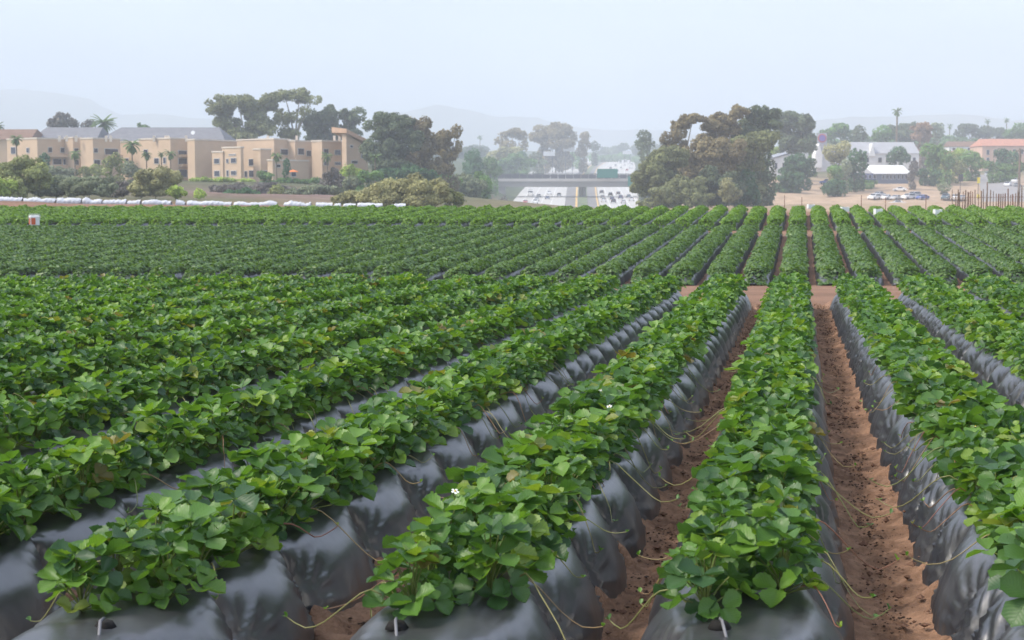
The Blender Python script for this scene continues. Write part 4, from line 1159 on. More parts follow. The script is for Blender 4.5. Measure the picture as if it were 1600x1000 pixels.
bo = P(300, 283, 330); bo[2] = ground_z(bo[0], 330)
apt = link('apartment_building', None, loc=bo)
tag(apt, 'long tan stucco apartment building with stepped flat-roofed wings on the left', 'building')
wing(apt, bo, 16, 58, 113, 217, 276, 332, [('R', 79, 86, 229, 238), ('R', 98, 105, 229, 238), ('R', 86, 100, 247, 257), ('R', 102, 111, 247, 257), ('L', 22, 30, 228, 240), ('L', 46, 51, 230, 239)])
balcony(apt, bo, 58, 'R', 80, 112, 257, 264, 332)
balcony(apt, bo, 58, 'R', 80, 112, 240, 245, 332)
wing(apt, bo, 106, 114, 132, 216, 276, 336, [('R', 118, 127, 231, 239), ('R', 118, 127, 249, 258)])
wing(apt, bo, 130, 145, 192, 217, 276, 331, [('R', 149, 157, 231, 239), ('R', 167, 188, 231, 242), ('R', 150, 160, 249, 260), ('R', 170, 186, 250, 260)])
balcony(apt, bo, 145, 'R', 166, 190, 241, 246, 331)
wing(apt, bo, 190, 222, 240, 222, 280, 338, [('L', 198, 205, 246, 256)])
wing(apt, bo, 221, 266, 296, 217, 282, 330, [('L', 244, 252, 246, 256), ('L', 228, 235, 232, 240), ('R', 281, 295, 234, 242), ('R', 281, 295, 246, 257), ('R', 281, 295, 264, 277), ('L', 258, 263, 245, 256)])
balcony(apt, bo, 266, 'R', 281, 296, 256, 260, 330)
balcony(apt, bo, 266, 'R', 281, 296, 241, 245, 330)
wing(apt, bo, 296, 304, 374, 219, 283, 328, [])
wing(apt, bo, 334, 348, 354, 238, 283, 324, [('L', 337, 346, 247, 256), ('L', 337, 346, 266, 276)])
wing(apt, bo, 350, 376, 383, 231, 283, 321, [('L', 356, 360, 247, 255), ('L', 363, 372, 246, 255), ('L', 356, 360, 265, 276), ('L', 363, 372, 266, 274), ('L', 360, 371, 240, 243)])
wing(apt, bo, 373, 428, 454, 218, 283, 327, [('L', 391, 405, 247, 259), ('L', 391, 405, 265, 277), ('L', 409, 423, 266, 277), ('R', 440, 452, 232, 242), ('L', 384, 389, 266, 277)])
wing(apt, bo, 398, 407, 426, 234, 283, 322, [('R', 411, 422, 266, 275)])
wing(apt, bo, 452, 461, 492, 221, 283, 329, [('R', 467, 477, 231, 242), ('R', 480, 488, 234, 244), ('R', 468, 478, 254, 262)])
wing(apt, bo, 489, 503, 543, 221, 283, 328, [('R', 524, 534, 233, 242), ('R', 524, 534, 252, 258), ('R', 507, 515, 232, 241), ('R', 507, 515, 251, 259)])
wing(apt, bo, 420, 426, 484, 251, 285, 316, [('R', 432, 440, 256, 262), ('R', 456, 464, 268, 276)])
# tan-roofed end house with a sloping roof
eh = wing(apt, bo, 536, 541, 576, (209, 229), 285, 326, [('R', 548, 553, 226, 231), ('R', 565, 570, 224, 231), ('R', 565, 570, 240, 247), ('R', 550, 560, 250, 256)], coping=False)
C = P(541, 214, 326)[:2]
s2 = abs(along(C, T_R, 590)); A = C - T_L * 0.8
mb = MB()
za, zb = zpy(208.5, 326) - bo[2], zpy(229, 326) - bo[2]
A = C - T_L * 0.7 - T_R * 0.6 - bo[:2]
q = [A, A + T_R * s2, A + T_R * s2 + T_L * 4.5, A + T_L * 4.5]
mb.hexa([(*q[0], za + .05), (*q[1], zb - .1), (*q[2], zb + .1), (*q[3], za + .25), (*q[0], za + .95), (*q[1], zb + .7), (*q[2], zb + 1.3), (*q[3], za + 1.5)])
link('roof', mb.mesh('roof', ROOF_TAN), apt)
# vents and pipes along the parapets
for px in (92, 103, 118, 165, 172, 240, 258, 262, 290, 418, 463, 522, 530):
    p = P(px, 217, 332) - bo
    m = MB(); m.box(p[0] - .25, p[0] + .25, p[1] + .3, p[1] + .8, p[2] - .6, p[2] + .75)
    link('roof_vent', m.mesh('roof_vent', STUCCO_PALE), apt)

def hip_house(name, label, x0, x1, ytop, yeave, ybase, d, depth, roofmat, wallmat, cat='house', inset=0.25, cols=()):
    a, b = P(x0, yeave, d), P(x1, yeave, d)
    org = np.array([(a[0] + b[0]) / 2, d, ground_z((a[0] + b[0]) / 2, d)])
    root = link(name, None, loc=org); tag(root, label, cat)
    W = (b[0] - a[0]) / 2; ze = a[2] - org[2]; zr = zpy(ytop, d + depth / 2) - org[2]
    m = MB(); m.box(-W + .4, W - .4, 0.4, depth - .4, -2.0, ze - 0.02); link('wall', m.mesh('wall', wallmat), root)
    m = MB(); i = inset * W
    V = [(-W, 0, ze), (W, 0, ze), (W, depth, ze), (-W, depth, ze), (-W + i, depth / 2, zr), (W - i, depth / 2, zr)]
    m.add(V, [(0, 1, 5, 4), (2, 3, 4, 5), (3, 2, 1, 0)], [(1, 2, 5), (3, 0, 4)])
    link('roof', m.mesh('roof', roofmat), root)
    for (wx0, wx1, wy0, wy1) in cols:
        wa, wb = P(wx0, wy1, d + .4) - org, P(wx1, wy0, d + .4) - org
        m = MB(); m.box(wa[0], wb[0], .28, .395, wa[2], wb[2]); f = link('window', m.mesh('window', FRAME), root)
        m = MB(); m.box(wa[0] + .12, wb[0] - .12, .25, .279, wa[2] + .12, wb[2] - .12); link('pane', m.mesh('pane', GLASS), f)
    return root, org
hip_house('house', 'long grey-roofed house behind the left apartment wings', 44, 150, 199, 220, 240, 372, 22, ROOF_GREY, STUCCO, inset=0.15)
hip_house('house', 'longest grey-roofed house behind the middle apartment wings', 150, 352, 199, 220, 240, 376, 22, ROOF_GREY, STUCCO, inset=0.22)
hip_house('house', 'brown-roofed house at the left edge above the bushes', -60, 48, 202, 218, 240, 366, 16, ROOF_BROWN, STUCCO, inset=0.1)
# round white dish on the long grey roof
m = MB(); m.tube([(0, 0, 0), (0, -.25, .05), (0, -.4, .1)], [0.1, .42, .55], 12)
tag(m.build('satellite_dish', WHITE, origin=None), 'round white dish on the long grey roof', 'dish')
dsh = bpy.data.objects['satellite_dish']; dsh.location = P(302, 208, 377)

# orange sunshade by the low wing
so = P(458, 276, 305); so[2] = ground_z(so[0], 305)
um = link('sunshade', None, loc=so); tag(um, 'orange sunshade umbrella at the foot of the apartments', 'umbrella')
zt_ = zpy(265, 305) - so[2]
m = MB(); m.tube([(0, 0, 0), (0, 0, zt_)], [.04, .04], 6); link('pole', m.mesh('pole', DARKSTEEL), um)
m = MB(); m.tube([(0, 0, zt_ - .50), (0, 0, zt_ - .42), (0, 0, zt_)], [1.25, 1.2, .05], 8); link('canopy', m.mesh('canopy', plain('orange_canvas', (.75, .22, .06), .8, .08)), um)

# white buildings on the right
o1 = P(1383, 265, 540); o1[2] = ground_z(o1[0], 540)
wh = link('white_house', None, loc=o1); tag(wh, 'long white two-storey house with pale roof and a gabled dormer', 'house')
def bx_px(root, org, name, x0, x1, y0, y1, d, depth, mat, dd=0.0):
    a, b = P(x0, y1, d + dd) - org, P(x1, y0, d + dd) - org
    m = MB(); m.box(a[0], b[0], dd, dd + depth, a[2], b[2]); return link(name, m.mesh(name, mat), root), a, b
w1, a, b = bx_px(wh, o1, 'wall', 1330, 1436, 240, 272, 540, 11, WHITE)
m = MB(); zr = zpy(222, 545) - o1[2]; ze = b[2] + .02
m.add([(a[0] - .3, -.4, ze), (b[0] + .3, -.4, ze), (b[0] + .3, 11.4, ze), (a[0] - .3, 11.4, ze), (a[0] + .2, 5.5, zr), (b[0] - .6, 5.5, zr)], [(0, 1, 5, 4), (2, 3, 4, 5), (3, 2, 1, 0)], [(1, 2, 5), (3, 0, 4)])
link('roof', m.mesh('roof', plain('pale_grey_shingle', (.36, .365, .385), .8, .08, .6)), wh)
g0, g1 = P(1357, 244, 540) - o1, P(1368, 224, 540) - o1
m = MB(); gx = (g0[0] + g1[0]) / 2
m.add([(g0[0], -.6, g0[2]), (g1[0], -.6, g0[2]), (gx, -.6, g1[2]), (g0[0], 5, g0[2]), (g1[0], 5, g0[2]), (gx, 5, g1[2])], [(0, 3, 4, 1), (1, 4, 5, 2), (2, 5, 3, 0)], [(0, 1, 2), (3, 5, 4)])
link('dormer', m.mesh('dormer', WHITE), wh)
for x0, x1 in ((1342, 1348), (1352, 1358), (1372, 1378), (1384, 1389), (1416, 1421), (1426, 1431)):
    f, aa, bb = bx_px(wh, o1, 'window', x0, x1, 246, 254, 540, .15, FRAME, -0.16)
    m = MB(); m.box(aa[0] + .12, bb[0] - .12, -.2, -.165, aa[2] + .12, bb[2] - .12); link('pane', m.mesh('pane', GLASS), f)

o2 = P(1390, 286, 500); o2[2] = ground_z(o2[0], 500)
bb_ = link('low_building', None, loc=o2); tag(bb_, 'low blue-grey building with a bright white roof facing the dirt lot', 'building')
w2, a, b = bx_px(bb_, o2, 'wall', 1368, 1420, 271, 292, 500, 8, BLUEGREY)
w3, a3, b3 = bx_px(bb_, o2, 'porch', 1333, 1367, 271, 294, 500, 7, plain('blue_paint', (0.075, 0.11, 0.26), 0.6, 0.1, .5))
m = MB(); zf, zk = zpy(271, 500) - o2[2] + .05, zpy(258, 506) - o2[2]
xa, xb = P(1356, 270, 500)[0] - o2[0], P(1422, 270, 500)[0] - o2[0]
m.hexa([(xa + 1.8, -.8, zf - .25), (xb, -.8, zf - .25), (xb, 8, zk - .25), (xa, 8, zk - .25), (xa + 1.8, -.8, zf), (xb, -.8, zf), (xb - .5, 8, zk), (xa, 8, zk)])
link('roof', m.mesh('roof', WHITE), bb_)
for x0 in range(1378, 1418, 6):
    f, aa, bb = bx_px(bb_, o2, 'window', x0, x0 + 4, 273, 280, 500, .14, OFFWHITE, -0.15)
    m = MB(); m.box(aa[0] + .1, bb[0] - .1, -.19, -.155, aa[2] + .1, bb[2] - .1); link('pane', m.mesh('pane', GLASS), f)
for x0 in range(1336, 1366, 7):
    f, aa, bb = bx_px(bb_, o2, 'window', x0, x0 + 5, 273, 279, 500, .14, OFFWHITE, -0.15)
    m = MB(); m.box(aa[0] + .1, bb[0] - .1, -.19, -.155, aa[2] + .1, bb[2] - .1); link('pane', m.mesh('pane', GLASS), f)

o3 = P(1292, 262, 515); o3[2] = ground_z(o3[0], 515)
gh = link('gabled_house', None, loc=o3); tag(gh, 'white house with a bright steep gable half hidden by the grey-brown tree', 'house')
w, a, b = bx_px(gh, o3, 'wall', 1276, 1330, 240, 268, 515, 9, OFFWHITE)
m = MB(); zr = zpy(226, 520) - o3[2]
m.add([(a[0], -.3, b[2] + .02), (b[0] + .3, -.3, b[2] + .02), (b[0] + .3, 9.3, b[2] + .02), (a[0], 9.3, b[2] + .02), (a[0] + .3, 4.5, zr), (b[0], 4.5, zr)], [(0, 1, 5, 4), (2, 3, 4, 5), (3, 2, 1, 0)], [(1, 2, 5), (3, 0, 4)])
link('roof', m.mesh('roof', ROOF_GREY), gh)
g0, g1 = P(1273, 262, 515) - o3, P(1284, 224, 515) - o3
m = MB(); zs = zpy(240, 515) - o3[2]
V = [(g0[0], g0[2]), (g1[0], g0[2]), (g1[0], zs), ((g0[0] + g1[0]) / 2, g1[2]), (g0[0], zs)]
m.add([(x, -1.2, z) for x, z in V] + [(x, 4, z) for x, z in V], [(i, 5 + i, 5 + (i + 1) % 5, (i + 1) % 5) for i in range(5)], [(0, 1, 2), (0, 2, 3), (0, 3, 4), (5, 7, 6), (5, 8, 7), (5, 9, 8)])
link('gable', m.mesh('gable', WHITE), gh)
f, aa, bb = bx_px(gh, o3, 'window', 1306, 1312, 246, 254, 515, .14, WHITE, -0.15)
m = MB(); m.box(aa[0] + .1, bb[0] - .1, -.19, -.155, aa[2] + .1, bb[2] - .1); link('pane', m.mesh('pane', GLASS), f)

o4 = P(1235, 275, 525); o4[2] = ground_z(o4[0], 525)
sh = link('shed', None, loc=o4); tag(sh, 'white building with a long sloping pale grey roof beside the grove', 'building')
a, b = P(1207, 276, 525) - o4, P(1262, 248, 525) - o4
zr2 = zpy(231, 525) - o4[2]
m = MB(); m.hexa([(a[0], 0, a[2]), (b[0], 0, a[2]), (b[0], 10, a[2]), (a[0], 10, a[2]), (a[0], 0, b[2] - .05), (b[0], 0, zr2 - .5), (b[0], 10, zr2 - .1), (a[0], 10, b[2] + .3)])
w = link('wall', m.mesh('wall', OFFWHITE), sh)
m = MB(); c0, c1 = P(1208, 248, 525) - o4, P(1264, 228, 525) - o4
m.hexa([(c0[0] - .5, -.5, c0[2]), (c1[0], -.5, c1[2] - .6), (c1[0], 11, c1[2] - .1), (c0[0] - .5, 11, c0[2] + .4), (c0[0] - .5, -.5, c0[2] + .35), (c1[0], -.5, c1[2] - .25), (c1[0], 11, c1[2] + .5), (c0[0] - .5, 11, c0[2] + 1)])
link('roof', m.mesh('roof', plain('pale_metal_roof', (.30, .32, .36), .5, .08)), sh)
for x0 in (1210, 1222, 1230):
    f, aa, bb = bx_px(sh, o4, 'window', x0, x0 + 5, 254, 264, 525, .14, WHITE, -0.15)
    m = MB(); m.box(aa[0] + .1, bb[0] - .1, -.19, -.155, aa[2] + .1, bb[2] - .1); link('pane', m.mesh('pane', GLASS), f)

pk, po = hip_house('apartment_block', 'pink stucco block with terracotta roof at the right edge', 1534, 1640, 217, 228, 255, 640, 18, ROOF_RED, PINK, 'building', 0.12, [(1541, 1546, 234, 242), (1552, 1557, 234, 242), (1566, 1571, 233, 241), (1582, 1587, 233, 241), (1541, 1546, 246, 252), (1594, 1599, 233, 241)])
hip_house('house', 'small red-roofed house among green trees left of the street', 1480, 1500, 236, 242, 252, 580, 8, ROOF_RED, PINK, inset=0.3)
hip_house('house', 'low white house with dark roof above the red roof', 1482, 1540, 221, 229, 240, 680, 10, ROOF_BROWN, WHITE, inset=0.1, cols=[(1488, 1493, 231, 235), (1500, 1505, 231, 235), (1512, 1517, 231, 235)])

# round emblem sign on a pole behind the gabled house
sp = P(1284, 240, 600); sp[2] = ground_z(sp[0], 600)
sg = link('pole_sign', None, loc=sp); tag(sg, 'tall pole sign with a round red and violet disc above the gabled house', 'sign')
ztop = zpy(208, 600) - sp[2]; zb = zpy(226, 600) - sp[2]
m = MB(); m.tube([(0, 0, 0), (0, 0, zb)], [.25, .25], 8); link('pole', m.mesh('pole', OFFWHITE), sg)
m = MB(); m.box(-1.9, 1.9, -.25, .25, zb, ztop); link('panel', m.mesh('panel', plain('sign_grey', (.42, .40, .44), .6, .05)), sg)
m = MB(); zc = zpy(216, 600) - sp[2]
m.tube([(0, -.42, zc), (0, -.27, zc)], [1.75, 1.75], 20); link('disc_rim', m.mesh('disc_rim', plain('sign_red', (.5, .10, .10), .5, .05)), sg)
m = MB(); m.tube([(0, -.50, zc), (0, -.43, zc)], [1.3, 1.3], 20); link('disc', m.mesh('disc', plain('sign_violet', (.20, .13, .40), .5, .05)), sg)

# ------------------------------------------------------------------ freeway, overpass, signs
ROADM = plain('pale_concrete_road', (0.46, 0.445, 0.42), 0.85, 0.06, 0.05)
SHOULDER = plain('asphalt_shoulder', (0.20, 0.19, 0.185), 0.9, 0.1, 0.05)
PAINT_W = plain('road_paint_white', (0.78, 0.78, 0.76), 0.6, 0.04)
PAINT_Y = plain('road_paint_yellow', (0.62, 0.40, 0.12), 0.6, 0.06)
MEDIAN = plain('median_growth', (0.14, 0.17, 0.085), 0.9, 0.25, 0.2)
def road_strip(name, lo, hi, mat, dz, label, d0=440, d1=1900, kind='structure', fa=0.0, fb=1.0):
    ds = np.linspace(d0, d1, 90)
    a = np.interp(ds, ROAD_D, lo); b = np.interp(ds, ROAD_D, hi)
    l, h = a + (b - a) * fa, a + (b - a) * fb
    z = np.interp(ds, ROAD_D, ROAD_Z) + dz
    A = np.stack([(l - CX) / F_PX * ds, ds, z], 1); B = np.stack([(h - CX) / F_PX * ds, ds, z], 1)
    A2, B2 = A - [0, 0, .5], B - [0, 0, .5]
    V = np.concatenate([A2, A, B, B2]); n = len(ds); ix = np.arange(4 * n).reshape(4, n)
    Qs = np.stack([ix[:-1, :-1], ix[1:, :-1], ix[1:, 1:], ix[:-1, 1:]], -1).reshape(-1, 4)
    return tag(link(name, np_mesh(name, V, Qs, [mat], False)), label, kind=kind)
road_strip('road', ROAD_L0, ROAD_L1, ROADM, 0.0, 'pale concrete freeway lanes left of the median')
road_strip('road', ROAD_R0, ROAD_R1, ROADM, 0.0, 'pale concrete freeway lanes right of the median')
road_strip('road_shoulder', ROAD_L1, ROAD_R0, SHOULDER, -0.02, 'dark inner shoulder beside the left lanes', fa=0.01, fb=0.38)
road_strip('road_shoulder', ROAD_L1, ROAD_R0, SHOULDER, -0.02, 'dark inner shoulder beside the right lanes', fa=0.66, fb=0.99)
road_strip('median_strip', ROAD_L1, ROAD_R0, MEDIAN, 0.04, 'green planted strip in the middle of the freeway', fa=0.385, fb=0.655)
for lo, hi, w in ((ROAD_L0, ROAD_L1, 'left'), (ROAD_R0, ROAD_R1, 'right')):
    for i, f in enumerate((0.18, 0.36, 0.55, 0.74)):
        road_strip('road_marking', lo, hi, PAINT_W, 0.012, f'{ordinal(i + 1)} white lane line of the {w} lanes', fa=f, fb=f + 0.008)
road_strip('road_marking', ROAD_L1, ROAD_R0, PAINT_Y, 0.014, 'yellow edge line of the left lanes', fa=0.30, fb=0.36)
road_strip('road_marking', ROAD_L1, ROAD_R0, PAINT_Y, 0.014, 'yellow edge line of the right lanes', fa=0.93, fb=0.975)

BD = 655
zo = float(np.interp(BD, ROAD_D, ROAD_Z))
bo2 = np.array([P(890, 300, BD)[0], BD, zo])
br = link('overpass', None, loc=bo2); tag(br, 'grey concrete overpass with dark railing crossing the freeway', 'bridge')
def bpx(name, x0, x1, y0, y1, off, depth, mat, parent=None):
    a, b = P(x0, y1, BD) - bo2, P(x1, y0, BD) - bo2
    m = MB(); m.box(a[0], b[0], off, off + depth, a[2], b[2]); return link(name, m.mesh(name, mat), parent or br)
bpx('girder', 756, 1050, 285.2, 292, 0.3, 11.4, CONCRETE)
bpx('deck', 752, 1054, 283.2, 285.0, 0, 12, CONCRETE)
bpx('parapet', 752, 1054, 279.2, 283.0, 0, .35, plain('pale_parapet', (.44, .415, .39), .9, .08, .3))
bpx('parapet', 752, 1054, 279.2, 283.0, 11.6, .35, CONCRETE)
bpx('fence_rail', 752, 1054, 271.2, 272.0, 0.12, .1, DARKSTEEL)
bpx('fence_rail', 752, 1054, 275.0, 275.6, 0.12, .1, DARKSTEEL)
for i, px in enumerate(range(756, 1052, 6)):
    bpx('fence_post', px, px + .8, 272.1, 279.1, 0.12, .1, DARKSTEEL)
for i, px in enumerate(range(752, 1052, 12)):
    bpx('mesh_panel', px, px + 11.6, 272.4, 279.1, 0.24, .04, plain('dark_fence_mesh', (.10, .10, .115), .8, .15, .4) if i == 0 else bpy.data.materials['dark_fence_mesh'])
for px in (905.5, 911):
    a = P(px, 292, BD) - bo2
    m = MB(); m.tube([(a[0] + .8, 5, -.8), (a[0] + .8, 5, a[2] - .02)], [.85, .85], 10); link('column', m.mesh('column', CONCRETE), br)
for x0, x1 in ((756, 790), (1012, 1050)):
    bpx('abutment', x0, x1, 292.2, 312, .6, 10, CONCRETE)

SIGNG = plain('sign_green', (0.012, 0.16, 0.125), 0.45, 0.05)
def green_sign(label, x0, x1, y0, y1, d):
    c = P((x0 + x1) / 2, y1, d)
    r = link('road_sign', None, loc=c); tag(r, label, 'road sign', 'green freeway signs')
    w, h = (x1 - x0) / F_PX * d / 2, (y1 - y0) / F_PX * d
    m = MB(); m.box(-w, w, -.12, 0, 0, h); link('panel', m.mesh('panel', SIGNG), r)
    for s in (-.6, .6):
        m = MB(); m.box(s * w - .12, s * w + .12, .01, 1.0 if d > 650 else .3, -.6, h * .9); link('bracket', m.mesh('bracket', DARKSTEEL), r)
green_sign('wide green freeway sign hung on the overpass railing', 933, 965, 264, 278, 653.5)
green_sign('narrow green freeway sign at the right end of overpass', 981, 992, 275.5, 291, 653.0)
def sign_back(label, x0, x1, y0, y1, d):
    c = P((x0 + x1) / 2, y1, d); g = ground_z(c[0], d)
    r = link('roadside_sign', None, loc=(c[0], d, g)); tag(r, label, 'sign', 'pale roadside panels')
    w, h, z = (x1 - x0) / F_PX * d / 2, (y1 - y0) / F_PX * d, c[2] - g
    m = MB(); m.box(-w, w, -.15, .15, z, z + h); link('panel', m.mesh('panel', OFFWHITE), r)
    for s in (-.6, .6):
        m = MB(); m.box(s * w - .2, s * w + .2, -.1, .1, -.3, z); link('post', m.mesh('post', DARKSTEEL), r)
sign_back('white roadside panel below the umbrella-shaped tree', 849, 867, 236.5, 243.5, 1040)
sign_back('bluish-grey raised panel right of the white roadside panel', 880, 898, 228.5, 236.5, 1045)
sign_back('small pale panel beyond the far right lanes', 973, 987, 236, 241, 1350)

# ------------------------------------------------------------------ vehicles
TYRE = plain('tyre_rubber', (0.02, 0.02, 0.022), 0.9, 0.1)
RIM = plain('wheel_rim', (0.45, 0.45, 0.47), 0.35, 0.05, metallic=0.8)
LAMP = plain('lamp_lens', (0.75, 0.74, 0.70), 0.2, 0.03)
LAMPR = plain('tail_lens', (0.45, 0.03, 0.025), 0.25, 0.03)
CARGLASS = plain('car_glass', (0.03, 0.035, 0.045), 0.08, 0.05, spec=0.6)
PAINTS = {}
def paint(c):
    rgb = {'white': (.80, .80, .80), 'silver': (.48, .49, .51), 'grey': (.17, .175, .185), 'black': (.025, .025, .03), 'blue': (.055, .10, .34), 'teal': (.075, .13, .17), 'red': (.42, .04, .03), 'tan': (.42, .36, .27), 'navy': (.03, .045, .12)}[c]
    if c not in PAINTS: PAINTS[c] = plain('car_paint_' + c, rgb, 0.28, 0.03, 0.5, spec=0.6)
    return PAINTS[c]
SIDE = {'sedan': [(-2.2, .32), (-2.28, .62), (-2.2, .92), (-1.55, 1.0), (-.95, 1.38), (-.1, 1.45), (.45, 1.38), (1.15, .98), (2.05, .84), (2.25, .6), (2.2, .30)],
        'suv': [(-2.25, .38), (-2.32, .8), (-2.28, 1.12), (-2.1, 1.68), (-1.2, 1.76), (.35, 1.72), (1.05, 1.16), (2.1, 1.02), (2.3, .7), (2.25, .36)],
        'pickup': [(-2.6, .45), (-2.65, 1.02), (-.75, 1.04), (-.6, 1.70), (.55, 1.72), (1.2, 1.14), (2.4, 1.02), (2.6, .7), (2.55, .42)],
        'truck': [(-3.4, .55), (-3.4, 3.1), (1.3, 3.1), (1.35, 2.25), (2.2, 2.2), (2.75, 1.3), (3.3, 1.15), (3.4, .5)]}
HALF = {'sedan': .90, 'suv': .96, 'pickup': .98, 'truck': 1.2}
def car_parts(kind):
    prof = SIDE[kind]; hw = HALF[kind]; belt = {'sedan': .98, 'suv': 1.14, 'pickup': 1.1, 'truck': 1.3}[kind]
    n = len(prof)
    def half(z): return hw * (1 - 0.20 * max(0, z - belt) / .5 if kind != 'truck' else 1) * (0.94 if z < .45 else 1)
    mb = MB()
    V = [(-half(z), y, z) for y, z in prof] + [(half(z), y, z) for y, z in prof]
    Qs = [(i, (i + 1) % n, n + (i + 1) % n, n + i) for i in range(n)]
    cen = (0, 0)
    T = [(0, i + 1, i) for i in range(1, n - 1)] + [(n, n + i, n + i + 1) for i in range(1, n - 1)]
    mb.add(V, Qs, T)
    body = mb
    # glass
    def pan(p, q, inset, off):
        m = MB(); (y0, z0), (y1, z1) = p, q
        dy, dz = y1 - y0, z1 - z0; L = math.hypot(dy, dz); ny, nz = dz / L, -dy / L
        if nz < 0: ny, nz = -ny, -nz
        if kind == 'truck' and dz > .5: pass
        f0, f1 = inset, 1 - inset
        a = (y0 + dy * f0, z0 + dz * f0); b = (y0 + dy * f1, z0 + dz * f1)
        w0, w1 = half(a[1]) * .9, half(b[1]) * .9
        V = []
        for (y, z), w in ((a, w0), (b, w1)):
            for o in (0.004, off): V += [(-w, y + ny * o, z + nz * o), (w, y + ny * o, z + nz * o)]
        m.hexa([V[0], V[1], V[5], V[4], V[2], V[3], V[7], V[6]]); return m
    ws = {'sedan': (6, 7), 'suv': (5, 6), 'pickup': (4, 5), 'truck': (4, 5)}[kind]
    rw = {'sedan': (3, 4), 'suv': (2, 3), 'pickup': (2, 3), 'truck': None}[kind]
    glass = [('windshield', pan(prof[ws[0]], prof[ws[1]], .08, .03))]
    if rw: glass.append(('rear_window', pan(prof[rw[0]], prof[rw[1]], .10, .03)))
    y0, y1 = {'sedan': (-1.0, .75), 'suv': (-2.0, .75), 'pickup': (-.5, .8), 'truck': (1.5, 2.3)}[kind]
    zt0, zt1 = belt + .04, {'sedan': 1.36, 'suv': 1.62, 'pickup': 1.6, 'truck': 2.0}[kind]
    for s in (-1, 1):
        m = MB(); a0, a1 = half(zt0) + .004, half(zt1) + .004
        sl = .35 if kind != 'truck' else .1
        P4 = [(s * a0, y0, zt0), (s * a0, y1, zt0), (s * a1, y1 - sl, zt1), (s * a1, y0 + (.12 if kind != 'sedan' else .3), zt1)]
        m.hexa(P4 + [(x + s * .02, y, z) for x, y, z in P4]); glass.append(('side_window', m))
    wheels = []
    wr = .33 if kind == 'sedan' else (.37 if kind != 'truck' else .48)
    wy = {'sedan': (-1.35, 1.40), 'suv': (-1.4, 1.4), 'pickup': (-1.65, 1.65), 'truck': (-2.2, 2.3)}[kind]
    for yy in wy:
        for s in (-1, 1):
            m = MB(); m.tube([(s * (hw - .18), yy, wr), (s * (hw + .03), yy, wr)], [wr, wr], 12)
            m2 = MB(); m2.tube([(s * (hw + .035), yy, wr), (s * (hw + .05), yy, wr)], [wr * .6, wr * .55], 10)
            wheels.append((m, m2))
    lights = []
    zl = {'sedan': .68, 'suv': .85, 'pickup': .85, 'truck': .95}[kind]
    yf = max(p[0] for p in prof); yr = min(p[0] for p in prof)
    for s in (-1, 1):
        m = MB(); m.box(min(s * hw * .6, s * hw * .92), max(s * hw * .6, s * hw * .92), yf - .16, yf + .02, zl, zl + .16); lights.append(('headlight', m, LAMP))
        m = MB(); m.box(min(s * hw * .66, s * hw * .95), max(s * hw * .66, s * hw * .95), yr - .02, yr + .14, zl + .05, zl + .25); lights.append(('tail_light', m, LAMPR))
    bm = body.mesh('body', paint('white'))
    return dict(body=bm, glass=[(nm, m.mesh(nm, CARGLASS)) for nm, m in glass], wheels=[(a.mesh('wheel', TYRE, True), b.mesh('rim', RIM)) for a, b in wheels], lights=[(nm, m.mesh(nm, mm)) for nm, m, mm in lights])
CARS = {k: car_parts(k) for k in SIDE}
def car(label, kind, color, x, y, heading, group, z=None, detail=True):
    """heading: 0 = nose away from the camera, pi = nose towards it"""
    g = ground_z(x, y) if z is None else z
    root = link('parked_car' if detail else {'truck': 'truck', 'pickup': 'pickup'}.get(kind, 'car'), None, loc=(x, y, g + 0.01), rot=(0, 0, heading))
    tag(root, label, {'truck': 'truck', 'pickup': 'pickup truck'}.get(kind, 'car'), group)
    K = CARS[kind]
    b = link('body', K['body'], root); b.material_slots[0].link = 'OBJECT'; b.material_slots[0].material = paint(color)
    for nm, me in K['glass']: link(nm, me, root)
    for w, rm in K['wheels']:
        wo = link('wheel', w, root)
        if detail: link('rim', rm, wo)
    for nm, me in K['lights']:
        if detail or nm == ('headlight' if math.cos(heading) < 0 else 'tail_light'): link(nm, me, root)
    return root

